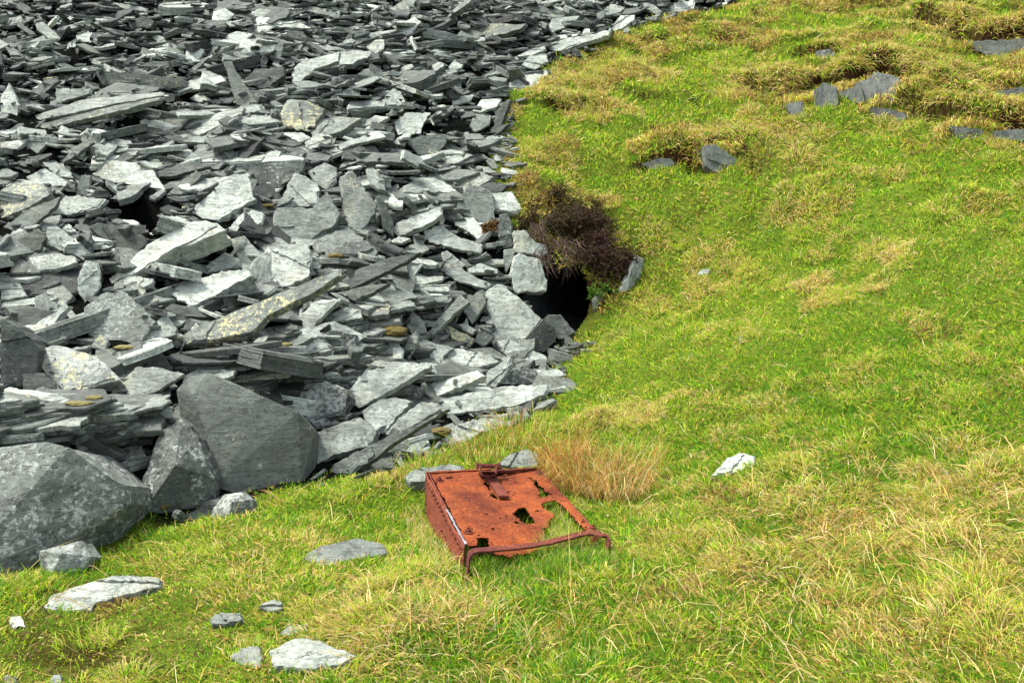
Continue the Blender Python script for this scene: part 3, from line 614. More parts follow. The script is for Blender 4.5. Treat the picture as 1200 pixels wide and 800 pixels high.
# stones lying in the grass: outline, tilt, lean, thickness, tone, yellow, speckle, lift, label, name
GST = [
('G',[(125,300),(150,268),(230,230),(350,203),(430,203),(510,212),(500,230),(400,255),(290,285),(285,305),(200,312)],12,-8,.07,.80,.05,.2,.07,'flat long slab lying alone on the grass in front of the big left boulder','stone_slab'),
('G',[(655,335),(670,314),(755,318),(760,340),(700,352),(660,348)],25,0,.09,.62,.0,.3,.05,'small square brownish stone in the grass right of the flat long slab','stone'),
('G',[(810,292),(850,277),(885,283),(882,302),(845,308)],20,0,.05,.82,.0,.1,.03,'small flat pale stone above the pair of big flat stones, highest of the small ones','stone'),
('G',[(865,385),(900,352),(962,348),(966,376),(900,385)],22,0,.05,.78,.0,.2,.03,'small notched pale stone just above the largest flat stone','stone'),
('G',[(840,430),(920,390),(1000,398),(1118,448),(1060,478),(950,490),(860,486)],14,4,.07,.86,.0,.1,.06,'largest flat pale stone in the near grass with a pointed right end','stone'),
('G',[(710,450),(760,420),(810,414),(822,450),(812,492),(770,488)],26,-15,.05,.76,.0,.2,.04,'crumpled pale stone touching the left of the largest flat stone','stone'),
('G',[(945,140),(1000,105),(1110,80),(1195,95),(1212,128),(1130,142),(1080,160),(1022,178),(960,158)],18,0,.09,.66,.05,.5,.07,'cracked light stone in the grass left of the rusted tub','stone'),
('F',[(375,472),(400,450),(540,433),(582,438),(582,458),(470,470),(450,492),(390,492)],24,0,.12,.66,.1,.5,.10,'pale stone behind the back left corner of the rusted tub','stone'),
('F',[(690,440),(745,396),(800,378),(842,392),(845,445)],42,0,.14,.74,.1,.4,.12,'pale stone behind the back edge of the tub beside the orange rushes','stone'),
('X',[(829,563),(840,550),(850,539),(868,529),(884,533),(887,545),(868,552),(845,557)],30,0,.05,1.15,.0,.0,.04,'white stone standing out alone on the green bank','stone'),
('X',[(818,319),(824,314),(833,317),(829,322),(820,322)],38,0,.05,.85,.0,.0,.03,'tiny grey stone high on the bank right of the adit','stone'),
('X',[(14,740),(20,733),(30,735),(28,729),(24,721),(12,722),(10,727)],20,0,.012,1.2,.0,.0,.02,'small bone-white forked scrap in the near left grass','bone_fragment'),
('X',[(865,398),(868,393),(874,397),(870,401)],35,0,.04,.8,.0,.0,.02,'tiny pale stone in the middle of the bank','stone'),
('X',[(2,797),(6,789),(19,792),(20,799),(8,803)],25,0,.04,.6,.0,.0,.02,'small grey stone in the very corner of the near left grass','stone'),
('X',[(57,798),(62,789),(71,789),(73,800),(60,803)],25,0,.04,.7,.0,.0,.02,'small blue-grey stone at the bottom edge near the left corner','stone'),
]
def hero_geo(reg, poly, th, ph, t, tone, yel, spk, rng, lift=None, step=.5):
    ox, oy, s = REG[reg]; P = np.array(poly, float)*s+[ox, oy]
    n = tilt(th, ph); r = ray(P[:, 0], P[:, 1]); nd = r@n
    nd = np.minimum(nd, -.12)
    if lift is None:
        T = np.array([tdist(u, v) for u, v in P]); k = ((T-.03)*nd); k = .8*k.max()+.2*k.mean()
    else:
        c = P.mean(0); T = tdist(*c); Cn = ray(*c)*T+np.array([0, 0, lift]); k = Cn@n
    tt = k/nd; W3 = CAM+r*tt[:, None]
    x, y, n = frame_of(n); c = W3.mean(0); P2 = np.c_[(W3-c)@x, (W3-c)@y]
    if area2(P2) < 0: P2 = P2[::-1]
    V, Fs, lam, tn = slab_geo(P2, t, rng, tone, (yel, spk), N=(40 if (P[:, 0].max()-P[:, 0].min()) > 40 else 22), step=step, sub=.7)
    W = c+V[:, :1]*x+V[:, 1:2]*y+V[:, 2:3]*n
    return W, Fs, lam, tn, P, (n, k), c
HG = []
for i, h in enumerate(HERO):
    rng = np.random.default_rng(100+i); hh = list(h[2:8]); hh[3] = hh[3]*1.05 if hh[3] > .6 else hh[3]; hh[4] = min(hh[4], .9) if hh[4] > .4 else hh[4]+.12+.3*(i % 3 == 0); hh[5] = hh[5]+.15; W_, Fs, lam, tn, P, pl, c = hero_geo(h[0], h[1], *hh, rng); HG.append(dict(V=W_, F=Fs, lam=lam, tn=tn, P=P, pl=pl, c=c, h=h))

# ------------------------------------------------------------------ boulders: rough hulls
def boulder_geo(pts, seed, cuts=4, amp=.02, freq=5, chip=.5, smooth=.12):
    bm = bmesh.new()
    for p in pts: bm.verts.new(p)
    r = bmesh.ops.convex_hull(bm, input=bm.verts)
    for v in [v for v in bm.verts if not v.link_faces]: bm.verts.remove(v)
    bmesh.ops.triangulate(bm, faces=bm.faces)
    for _ in range(cuts):
        lens = [e_.calc_length() for e_ in bm.edges]; m = max(lens)*.55
        bmesh.ops.subdivide_edges(bm, edges=[e_ for e_ in bm.edges if e_.calc_length() > max(m, .018)], cuts=1, use_grid_fill=False)
        bmesh.ops.triangulate(bm, faces=[f for f in bm.faces if len(f.verts) > 3])
    bmesh.ops.smooth_vert(bm, verts=bm.verts, factor=smooth, use_axis_x=True, use_axis_y=True, use_axis_z=True)
    bm.normal_update()
    V = np.array([v.co[:] for v in bm.verts]); Nn = np.array([v.normal[:] for v in bm.verts]); Fs = [tuple(v.index for v in f.verts) for f in bm.faces]; bm.free()
    q = V*freq
    def n3(q, s, o=4): return (fbm(q[:, 0]+.7*q[:, 2], q[:, 1]-.4*q[:, 2], s, o)+fbm(q[:, 2]+.3*q[:, 1], q[:, 0]+5, s+50, o))/2-.5
    d = n3(q, seed)*amp*2.2; ledge = np.floor(n3(q*.8, seed+9, 2)*9)/9*amp*2.4*chip
    return V+Nn*(d+ledge)[:, None], Fs
def pix3(u, v, t): return CAM+ray(u, v)*t
def boulder(px, base, back, seed, amp=.02, freq=5, cuts=5, chip=.5, shrink=.95, smooth=.03):
    """px: (u, v, dt) silhouette and ridge points on the near side; back: depth of the hidden side"""
    lo_ = max(px, key=lambda q: q[1] if -30 < q[0] < 1230 else 0); base = tdist(lo_[0], lo_[1])+.03-(lo_[2] or 0)
    pts = [pix3(u, v, tdist(u, v)+.02 if dt is None else base+dt) for u, v, dt in px]; bur = [pix3(u, v, tdist(u, v)+.03)-np.array([0, 0, .2]) for u, v, dt in px if dt is None]
    c = np.mean(pts, 0); pts += [c+(p-c)*shrink+np.array([0, back, -.36*back-.01]) for p in list(pts)]
    pts += bur
    return boulder_geo(pts, seed, cuts, amp, freq, chip, smooth)
def add_rock(name, V, Fs, label, tone, yel, spk, seed, parent=None, cat='boulder', group=None):
    rng = np.random.default_rng(seed); lam = V[:, [0, 2, 1]]*.8+rng.uniform(-30, 30, 3)
    o = mesh_obj(name, V, Fs, M_SLATE, parent, cols={'tone': np.tile([tone, yel, spk, .12], (len(V), 1)), 'lam': lam})
    if not parent: tag(o, label, cat, group)
    return o
V_, F_ = boulder([(-70,530,.3),(0,528,.18),(53,518,.2),(80,524,.2),(128,556,.26),(146,567,.3),(147,590,.28),(138,617,None),(110,636,None),(80,645,None),(40,660,None),(0,672,None),(-70,690,None),(-20,600,.0)], 5.02, .7, 3, .022, 5, 6, .9)
add_rock('boulder', V_, F_, 'huge lichen-crusted grey boulder at the left foot of the heap', .40, .12, .8, 3)
V_, F_ = boulder([(164,604,None),(165,560,.1),(177,527,.16),(190,503,.22),(213,488,.3),(222,500,.3),(234,510,.26),(250,560,.2),(250,592,None),(206,603,None),(180,603,None),(205,545,.03)], 5.62, .45, 5, .03, 5, 6, .8)
add_rock('boulder', V_, F_, 'dark triangular boulder with a pale left edge between the huge boulder and the ridged one', .26, .05, .6, 5)
V_, F_ = boulder([(206,457,.26),(213,483,.30),(222,502,.26),(218,533,.24),(230,557,.16),(257,577,None),(217,445,.2),(243,435,.2),(263,447,.18),(310,464,.18),(350,482,.22),(369,504,.28),(369,548,None),(353,566,None),(310,574,None),(273,581,None),(262,560,-.02),(240,505,.04),(224,462,.12)], 5.72, .42, 7, .014, 4, 6, .5)
add_rock('boulder', V_, F_, 'big smooth dark grey boulder with a ridge and flat front face on the grass', .30, .2, .2, 7)
V_, F_ = boulder([(245,600,None),(263,578,.06),(287,576,.08),(296,585,.06),(290,601,None),(268,608,None),(248,609,None),(272,588,-.05)], 5.3, .14, 11, .02, 8, 5)
add_rock('boulder', V_, F_, 'small rough stone with white patches under the ridge of the dark boulder', .42, .0, .9, 11)
V_, F_ = boulder([(38,666,None),(48,646,.04),(94,634,.08),(107,652,.05),(80,666,None),(60,674,None),(44,672,None),(72,648,-.0)], 4.72, .16, 13, .02, 8, 5)
add_rock('boulder', V_, F_, 'pitted whitish stone on the grass before the huge left boulder', .55, .0, .8, 13)
# grass-bank outcrops and the rock jamb of the adit
OUT = [([(1008,104),(1030,92),(1051,97),(1053,112),(1040,128),(1015,127)], .40, 'largest dark wet rock face in the turf with a reddish streak'),
 ([(987,112),(1008,105),(1012,122),(990,124)], .48, 'small blue-grey rock face between the rusty-topped rock and the largest one'),
 ([(957,112),(966,103),(979,108),(981,124),(970,131),(957,128)], .42, 'layered rock with rusty top showing through the turf'),
 ([(1022,130),(1042,132),(1060,138),(1058,148),(1030,144)], .22, 'dark rock ledge just below the largest rock face'),
 ([(1143,53),(1165,52),(1215,50),(1215,66),(1168,69),(1150,62)], .45, 'flat grey rock sheet under a thick turf lip at the upper right edge'),
 ([(958,65),(972,62),(980,68),(968,77),(960,73)], .5, 'small pale rock under the dark turf lip above the other outcrops'),
 ([(925,126),(940,124),(943,138),(936,143),(927,134)], .5, 'small brown and grey rock, leftmost of the outcrops on the upper bank'),
 ([(1120,152),(1150,156),(1152,167),(1126,164)], .45, 'low grey rock showing under the long turf lip'),
 ([(1172,158),(1215,155),(1215,168),(1175,168)], .5, 'low blue-grey rock cut by the right edge below the long turf lip'),
 ([(1168,112),(1200,106),(1215,112),(1180,119)], .5, 'thin pale rock at the right edge between two turf lips'),
 ([(828,178),(840,176),(860,190),(858,200),(840,204),(830,196)], .72, 'pale flaky rock with a dark turf cap in the middle of the bank'),
 ([(755,196),(772,190),(784,190),(790,196),(770,202)], .5, 'pinkish crumbly stones in a small turf scar left of the flaky rock')]
OUTT = []
for k, (P, tone, lab) in enumerate(OUT):
    P = np.array(P, float); P = P.mean(0)+(P-P.mean(0))*1.25-[0, 6]
    W_, Fs, lam, tn, P, pl, c = hero_geo('X', P.tolist(), 52+(k*37) % 22, (k*53) % 50-25, .25, tone*.6, .15 if k in (2, 10) else 0, .3, np.random.default_rng(40+k), step=1.5)
    lam = lam[:, [0, 2, 1]]*[1, 1, .5]; tn[:, 3] = .35
    OUTT.append(W_[:, :2]); o = mesh_obj('rock_outcrop', W_+np.array([0, .02, -.02]), Fs, M_SLATE, cols={'tone': tn, 'lam': lam}); tag(o, lab, 'rock outcrop', 'rocks showing through the turf of the bank')
for k, h in enumerate(GST):
    reg, poly, th, ph, t, tone, yel, spk, lift, lab, nm = h; tone = tone*.9 if tone < 1 else tone*.9; spk = max(spk, .35)
    W_, Fs, lam, tn, P, pl, c = hero_geo(reg, poly, th, ph, t, tone, yel, spk, np.random.default_rng(700+k), lift=lift, step=.7)
    o = mesh_obj(nm, W_, Fs, M_SLATE, cols={'tone': tn, 'lam': lam}); tag(o, lab, 'stone' if nm != 'bone_fragment' else 'bone')
# three extra lumps under the flat long stone
# ------------------------------------------------------------------ the adit: a dark level driven into the bank
adit = empty('adit', HOLE); tag(adit, 'black mouth of a small mine level in the bank beside the heap', 'mine entrance')
hp = [(600,402),(598,352),(612,322),(640,302),(668,300),(700,318),(706,350),(704,386),(668,408),(630,408)]
hp = [(655+(u-652)*.93, 352+(v-352)*.93) for u, v in hp]
ring0 = [pix3(u, v, tdist(u, v)+.015) for u, v in hp]
Vv, Ff = [], []
dirn = nrm([.25, 1, -.06]); nseg = 12
for s in range(nseg+1):
    for j, p in enumerate(ring0):
        c = np.mean(ring0, 0); q = c+(p-c)*(1.0-.035*s+.1*min(s, 1))+dirn*(s*.22)+np.array([random.gauss(0, .03) for _ in range(3)])*min(s, 1); Vv.append(q-np.array(HOLE))
n0 = len(ring0)
for s in range(nseg):
    for j in range(n0):
        a, b = s*n0+j, s*n0+(j+1) % n0; Ff.append((a, b, b+n0, a+n0))
Ff.append(tuple(nseg*n0+j for j in range(n0)))
mr = NT('dark_passage_rock'); mr.b.inputs['Base Color'].default_value = (.03, .03, .028, 1); mr.b.inputs['Roughness'].default_value = .8  # dark mottled rock for the passage walls
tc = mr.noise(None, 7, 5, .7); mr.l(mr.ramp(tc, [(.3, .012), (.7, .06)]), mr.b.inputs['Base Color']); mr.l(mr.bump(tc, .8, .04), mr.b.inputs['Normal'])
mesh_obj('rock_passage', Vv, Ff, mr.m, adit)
V_, F_ = boulder([(722,347,.05),(728,330,.08),(737,310,.1),(745,299,.16),(755,303,.22),(757,318,.2),(748,328,.1),(735,345,.03),(738,322,-.0)], tdist(735, 335)-.1, .3, 77, .012, 9, 4, 1)
add_rock('rock_jamb', V_-np.array(HOLE), F_, None, .72, .1, .6, 77, parent=adit)
V_, F_ = boulder([(694,352,.0),(700,342,.05),(712,340,.08),(716,352,.08),(706,368,.04),(696,372,.0)], tdist(706, 360)-.06, .3, 78, .012, 9, 4, 1)
add_rock('rock_jamb', V_-np.array(HOLE), F_, None, .6, .1, .3, 78, parent=adit)

# ------------------------------------------------------------------ random slate between and beneath the surveyed slabs
rng = np.random.default_rng(5)
BBLK = [([(-60,525),(0,525),(77,521),(100,538),(133,554),(155,566),(153,592),(143,617),(110,640),(40,665),(0,672),(-60,690)], 6.2), ([(163,602),(165,558),(180,522),(212,488),(226,498),(250,590),(206,603)], 6.6), ([(205,455),(227,437),(250,437),(310,463),(350,480),(371,504),(370,548),(353,566),(300,584),(255,584),(228,560),(215,533)], 7.0)]
boxes = [(g['P'][:, 0].min(), g['P'][:, 0].max(), g['P'][:, 1].min(), g['P'][:, 1].max()) for g in HG]
def clear(V, tol=.0):
    """False where a slab would stand in front of a surveyed one"""
    u, v, z = proj(V)
    if inpoly(np.array([u.mean()]), np.array([v.mean()]), HOLE_PX)[0]: return False
    if in_hollow(V[:, 0], V[:, 1]).mean() > .3: return False
    for bp_, bz in BBLK:
        if z.min() < bz and inpoly(u, v, bp_).any(): return False
    for g, b in zip(HG, boxes):
        if u.max() < b[0] or u.min() > b[1] or v.max() < b[2] or v.min() > b[3]: continue
        m = inpoly(u, v, g['P'])
        cu, cv = u.mean(), v.mean()
        mm = m.sum()
        if mm == 0 and not inpoly(np.array([cu]), np.array([cv]), g['P'])[0]: continue
        n, k = g['pl']; r = ray(u, v); tp = k/np.minimum(r@n, -.05)
        if mm and ((z < tp-.015)&m).sum() > .06*len(u): return False
        if not mm and z.mean() < tp.mean(): return False
    return True
def rand_outline(a, b, rng):
    kind = rng.random(); n = rng.integers(5, 8)
    if kind < .35:   # wedge
        base = np.array([(-1, -.5), (-.2, -.9), (.9, -.35), (1, .1), (.2, .75), (-.85, .6)])
    elif kind < .6:  # plank
        base = np.array([(-1, -.7), (.7, -.9), (1, -.2), (.9, .7), (-.6, .9), (-1, .3)])
    elif kind < .8:  # lens
        base = np.array([(-1, 0), (-.5, -.6), (.3, -.8), (1, -.1), (.4, .6), (-.4, .8)])
    else:
        th = np.sort(rng.uniform(0, 6.28, n)); th = np.linspace(0, 6.28, n, endpoint=False)+rng.uniform(-.35, .35, n); base = np.c_[np.cos(th), np.sin(th)]
    P = base*(1+rng.uniform(-.18, .18, base.shape))*[a, b]
    if rng.random() < .5: P = P*[-1, 1]
    if area2(P) < 0: P = P[::-1]
    return P
dgx, dgy = np.gradient(GZ, AY, AX)[1], np.gradient(GZ, AY, AX)[0]
FILL = []
def add_fill(x, y, L, lift, tiltspread, rng, flat=False, tonefn=None, test=True, t=None, ar=None):
    z = float(hz(x, y)); gx, gy = float(grid_at(dgx, x, y)), float(grid_at(dgy, x, y)); gl = max(1, math.hypot(gx, gy)/.62)
    n0 = nrm([-gx/gl*.9, -gy/gl*.9, 1.])
    if flat: n = nrm(n0*.25+np.array([0, 0, 1.])+rng.normal(0, tiltspread, 3)*[1, 1, .2])
    else: fl = (.9 if y > 10.5 else .6 if y > 8 else .3)*rng.uniform(.3, 1.3); n = nrm(n0+np.array([0, 0, fl*1.6])*(1 if rng.random() < .8 else 0)+rng.normal(0, tiltspread*(1+.5*fl), 3)*[1, 1.15, .35])
    if n[2] < .12: n[2] = .12; n = nrm(n)
    X, Y, n = frame_of(n); ang = rng.normal(.24, .45) if rng.random() < .85 else rng.uniform(0, 3.14)
    ax = X*math.cos(ang)+Y*math.sin(ang); ay = np.cross(n, ax)
    b = L*(ar if ar else rng.uniform(.22, .6)); t = t or L*rng.uniform(.08, .30)*(.8 if L > .15 else 1)
    t = max(.012, min(t, .12))
    tone = float(np.clip(rng.normal(.56 if y < 10 else .46, .27), .04, 1.0)) if tonefn is None else tonefn(rng)
    V, Fs, lam, tn = slab_geo(rand_outline(L, b, rng), t, rng, tone, (float(rng.random() < .12)*rng.uniform(.2, .8), rng.uniform(0, .5)), N=(14 if L < .11 else 20 if L < .2 else 28), rough=1.1)
    W_ = np.array([x, y, z+lift])+V[:, :1]*ax+V[:, 1:2]*ay+V[:, 2:3]*n
    if test and not clear(W_): return False
    FILL.append(dict(V=W_, F=Fs, lam=lam, tn=tn, L=L, b=b, t=t, n=n, tone=tone)); return True
TIPs = TIP
def in_tip(x, y, m):
    if not inpoly(np.array([x]), np.array([y]), TIPs)[0]: return False
    return segdist(np.array([x]), np.array([y]), TIPs, True)[0][0] > m
def sample_tip(n, lo, hi, smul, lift, spread, margin=.5):
    k = 0; tries = 0
    while k < n and tries < n*8:
        tries += 1
        y = math.sqrt(4.6**2+(16.4**2-4.6**2)*rng.random()); x = rng.uniform(-.78*y-.6, .42*y+.2)
        if not inpoly(np.array([x]), np.array([y]), TIPs)[0]: continue
        u, v, zc = proj(np.array([x, y, float(hz(x, y))]))
        if u < -330 or v < -140 or u > 1000: continue
        big = 1.0 if v > 170 else (.92 if v > 80 else .85)
        if u < 120 and v < 260: big *= .75
        L = float(np.clip(rng.lognormal(math.log(lo), .45), lo*.45, hi*1.15))*big*(1.25 if v > 150 else 1.15)
        if not in_tip(x, y, L*margin): continue
        # foreground foot of the heap: no loose slabs through the big boulders
        if add_fill(x, y, L, rng.uniform(*lift), spread, rng): k += 1
    return k
sample_tip(1750, .25, .55, 1, (-.03, .05), .26)
sample_tip(1950, .17, .38, 1, (.02, .12), .34)
sample_tip(700, .12, .28, 1, (.03, .15), .4)
# many small pieces from a set of broken shapes
TPL = [lite_geo(rand_outline(1., r0*.8, rng), rng.uniform(.12, .42), rng, .5, (0, 0)) for r0 in rng.uniform(.3, .8, 48)]
def sample_edge(n):
    k = rng.integers(0, 19, n); t = rng.random(n)[:, None]; p = TIP[k]*(1-t)+TIP[k+1]*t; d_ = TIP[k+1]-TIP[k]; nv = np.c_[d_[:, 1], -d_[:, 0]]/np.hypot(d_[:, 0], d_[:, 1])[:, None]
    o = np.abs(rng.normal(0, .08, n))[:, None]; q = p+nv*o; w = inpoly(q[:, 0], q[:, 1], TIP); q[w] = (p-nv*o)[w]; uu, vv, _ = proj(np.c_[q, hz(q[:, 0], q[:, 1])]); m = (q[:, 1] > 6.3)&~((uu > 590)&(uu < 705)&(vv > 225)&(vv < 405)); return q[m, 0], q[m, 1]
def small_pieces(n, lo, hi, l0, l1):
    y = np.sqrt(rng.uniform(4.6**2, 16.4**2, n)); x = rng.uniform(0, 1, n)*(1.22*y+.8)-.8*y-.6
    m = inpoly(x, y, TIP); x, y = x[m], y[m]; d, _ = segdist(x, y, TIP, True); m = d > .05; x, y = x[m], y[m]; ex, ey = sample_edge(int(len(x)*.02)); x, y = np.r_[x, ex], np.r_[y, ey]; n = len(x); z = hz(x, y)+rng.uniform(l0, l1, n)
    L = np.clip(rng.lognormal(math.log(lo), .4, n), lo*.4, hi); P = np.stack([x, y, z+L*.2], -1); u, v, zc = proj(P); ok = (u > -330)&(v > -140)&(u < 1000)&~inpoly(u, v, HOLE_PX)&~in_hollow(x, y)
    for bp_, bz in BBLK: ok &= ~(inpoly(u, v, bp_)&(zc < bz))
    for g in HG:
        pu = g['P']; cc = pu.mean(0); b = ok&(u > pu[:, 0].min()-25)&(u < pu[:, 0].max()+25)&(v > pu[:, 1].min()-25)&(v < pu[:, 1].max()+25); ib = np.where(b)[0]
        if not len(ib): continue
        grow = 1+L[ib]*F/zc[ib]*.45/(.5*(pu[:, 1].max()-pu[:, 1].min())+6); uu, vv = cc[0]+(u[ib]-cc[0])/grow, cc[1]+(v[ib]-cc[1])/grow
        nn, kk = g['pl']; tp = kk/np.minimum(ray(u[ib], v[ib])@nn, -.05); ok[ib[inpoly(uu, vv, pu)&(zc[ib]-L[ib]*.5 < tp)]] = False
    i0 = np.where(ok)[0]; gx, gy = grid_at(dgx, x, y), grid_at(dgy, x, y)
    for i in i0:
        gl = max(1, math.hypot(gx[i], gy[i])/.62); nv = nrm(nrm([-gx[i]/gl, -gy[i]/gl, 1.])+[0, 0, (1.3 if y[i] > 9.5 else .5)*rng.uniform(0, 1)]+rng.normal(0, .45, 3)*[1, 1.1, .3]); X, Y, nv = frame_of(nv); a = rng.normal(0, .7); ax = X*math.cos(a)+Y*math.sin(a); ay = np.cross(nv, ax)
        V0, F0 = TPL[rng.integers(48)]; V = V0*L[i]; W_ = P[i]+V[:, :1]*ax+V[:, 1:2]*ay+V[:, 2:3]*nv; tone = float(np.clip(rng.normal(.33, .22), .04, .95))
        FILL.append(dict(V=W_, F=F0, lam=V+rng.uniform(-40, 40, 3)*[1, 1, .2], tn=np.tile([tone, float(rng.random() < .08)*.6, rng.uniform(0, .4), 1.], (len(V), 1)), L=L[i], b=L[i]*.5, t=.03, n=nv, tone=tone))
small_pieces(10500, .12, .3, -.05, .04)
small_pieces(13500, .06, .15, -.03, .06)
# courses of thin slabs lying flat along the foot of the heap (a rough retaining wall)
def course(px0, px1, rows, seed, dt=0.0, L=(.18, .4), tone=.42):
    r2 = np.random.default_rng(seed)
    for j in range(rows):
        f = j/max(1, rows-1)
        for s in np.arange(0, 1.001, .055):
            u = px0[0]*(1-s)+px1[0]*s+r2.uniform(-12, 12); vb = px0[1]*(1-s)+px1[1]*s; vt = px0[2]*(1-s)+px1[2]*s; v = vb*(1-f)+vt*f+r2.uniform(-3, 3)
            Tb = tdist(u, vb)+dt+.10*f+.12; p = CAM+ray(u, v)*Tb*(1+0.0)
            LL = r2.uniform(*L); b = r2.uniform(.12, .22); t = r2.uniform(.018, .045)
            n = nrm([r2.normal(0, .07), -.16+r2.normal(0, .08), 1]); X, Y, n = frame_of(n); X = nrm(np.cross([0, 1, 0.], n)) ; Y = np.cross(n, X); a = r2.normal(0, .12)
            ax = X*math.cos(a)+Y*math.sin(a); ay = np.cross(n, ax)
            tn_ = float(np.clip(r2.normal(tone, .2), .08, .95))
            V, Fs, lam, tn = slab_geo(rand_outline(LL, b, r2), t, r2, tn_, (float(r2.random() < .1)*.6, .3), N=30, rough=1.3)
            W_ = p+V[:, :1]*ax+V[:, 1:2]*ay+V[:, 2:3]*n
            if clear(W_): FILL.append(dict(V=W_, F=Fs, lam=lam, tn=tn, L=LL, b=b, t=t, n=n, tone=tn_))
course((-40, 556, 462), (170, 540, 474), 9, 1)
course((60, 585, 500), (225, 575, 478), 7, 2, dt=.15)
course((235, 470, 408), (440, 470, 418), 6, 3, dt=.05, tone=.35)
course((320, 430, 390), (430, 425, 392), 4, 4, tone=.4)
course((395, 420, 345), (560, 400, 320), 5, 6, dt=.1, L=(.1, .25), tone=.5)

# ------------------------------------------------------------------ which slabs show largest?
ALL = HG+FILL
off = 0; VV = []; FF = []; own = []
for i, g in enumerate(ALL):
    VV.append(g['V']); FF += [tuple(a+off for a in f) for f in g['F']]; own += [i]*len(g['F']); off += len(g['V'])
VVc = np.vstack(VV); own = np.array(own)
bt = BVHTree.FromPolygons([tuple(v) for v in VVc], FF)
cnt = np.zeros(len(ALL)); su = np.zeros(len(ALL)); svv = np.zeros(len(ALL)); Co = Vector(CAM)
for v in range(2, 720, 4):
    for u in range(2, 1000, 4):
        d = Vector(ray(u, v)); h = bt.ray_cast(Co, d)
        if h[0] is not None:
            g = BT.ray_cast(Co, d)
            if g[0] is not None and g[3] < h[3]: continue
            i = own[h[2]]; cnt[i] += 1; su[i] += u; svv[i] += v
cen = np.c_[su/np.maximum(cnt, 1), svv/np.maximum(cnt, 1)]
NH = len(HG); MAXI = 296
order = sorted(range(NH, len(ALL)), key=lambda i: -cnt[i])
vis_h = [i for i in range(NH) if cnt[i] > 0]
solo = set(order[:max(0, MAXI-len(vis_h))])
print('heroes', NH, 'visible', len(vis_h), 'fill', len(FILL), 'solo fill', len(solo), 'smallest', min(cnt[i] for i in solo), 'hero cnt min', sorted(cnt[:NH])[:12])
LM = [(cen[i], HG[i]['h'][9]) for i in range(NH) if HG[i]['h'][9] and cnt[i] > 8]
LM += [((75, 590), 'huge left boulder'), ((290, 510), 'ridged dark boulder'), ((655, 355), 'adit mouth')]
def dirword(d, near=False):
    dx, dy = d; a = math.degrees(math.atan2(-dy, dx)) % 360
    return ['right of', 'up and right of', 'above', 'up and left of', 'left of', 'down and left of', 'below', 'down and right of'][int(((a+22.5) % 360)//45)]
used_l = set()
def auto_label(i, g):
    tone = g['tn'][0][0]; yel, sp = g['tn'][0][1], g['tn'][0][2]
    n = g['pl'][0] if 'pl' in g else g['n']; c = cen[i]; 
    u, v, _ = proj(g['V']); w = u.max()-u.min(); h_ = v.max()-v.min(); asp = w/max(h_, 1)
    tw = 'dark' if tone < .32 else 'mid-grey' if tone < .55 else 'pale grey' if tone < .8 else 'bright'
    if yel > .5: tw += ' yellow-lichened'
    elif sp > .45: tw += ' pale-spotted'
    size = 'tiny' if cnt[i] < 12 else 'small' if cnt[i] < 30 else 'medium' if cnt[i] < 80 else 'large'
    shape = 'splinter' if asp > 4 else 'long slab' if asp > 2.2 else 'slab' if asp > .8 else 'upright slab'
    ds = sorted(LM, key=lambda q: np.hypot(*(np.array(q[0])-c)))
    ds = [q for q in ds if np.hypot(*(np.array(q[0])-c)) > 6]
    steep = ' lying flat' if n[2] > .93 else ' on edge' if n[2] < .45 else ''
    for a in range(3):
        q = ds[a]; s = f"{size} {tw} {shape}{steep} {dirword(c-np.array(q[0]))} the {q[1]}"
        if s not in used_l and len(s.replace('-', ' ').split()) <= 16: used_l.add(s); return s
    for a in range(4):
        for b in range(a+1, 6):
            s = f"{size} {tw} {shape} {dirword(c-np.array(ds[a][0]))} the {ds[a][1]}, {dirword(c-np.array(ds[b][0]))} the {ds[b][1]}"
            if s not in used_l and len(s.split()) <= 16: used_l.add(s); return s
    return f"{size} {tw} {shape} {dirword(c-np.array(ds[0][0]))} the {ds[0][1]}"
SLG = 'slate slabs of the waste heap'
rv, rf, rl, rt = [], [], [], []; ro = 0
for i, g in enumerate(ALL):
    if (i < NH and cnt[i] > 0) or i in solo:
        o = mesh_obj('broken_slate', g['V']-g['V'].mean(0), g['F'], M_SLATE, cols={'tone': g['tn'], 'lam': g['lam']}); o.location = g['V'].mean(0)
        lab = (g['h'][8] if i < NH and g['h'][8] else None) or auto_label(i, g)
        tag(o, lab, 'slate', SLG, 'thing')
    elif i >= NH:
        rv.append(g['V']); rf += [tuple(a+ro for a in f) for f in g['F']]; rl.append(g['lam']); rt.append(g['tn']); ro += len(g['V'])
rub = mesh_obj('slate_rubble', np.vstack(rv), rf, M_SLATE, cols={'tone': np.vstack(rt), 'lam': np.vstack(rl)})
tag(rub, 'countless small broken slates filling the waste heap', 'rubble', kind='stuff')
# ------------------------------------------------------------------ rusted tub
T0 = CAM+np.array([-.22718, 4.80421, -1.89047]); TA_ = np.array([.68466, .30058, -.05824]); TB_ = np.array([-.28489, 1.17120, .00554]); TN = nrm(np.cross(TA_, TB_))
tub = empty('rusted_tub', T0); tag(tub, 'upturned rusted iron mine tub with a holed orange bottom plate lying in the grass', 'mine tub')
def onplate(u, v, h=0.0):
    r = ray(u, v); k = (T0+TN*h-CAM)@TN/(r@TN); return CAM+r*np.asarray(k)[..., None] if np.ndim(k) else CAM+r*k
TM = np.linalg.inv(np.c_[TA_, TB_, TN])
def to_sq(P): q = (np.asarray(P)-T0)@TM.T; return q[..., 0], q[..., 1], q[..., 2]
def pp(lst, ox=0, oy=0, sc=1.0):
    a = np.array(lst, float)*sc+[ox, oy]; P = np.array([onplate(u, v) for u, v in a]); s, q, _ = to_sq(P); return np.c_[s, q]
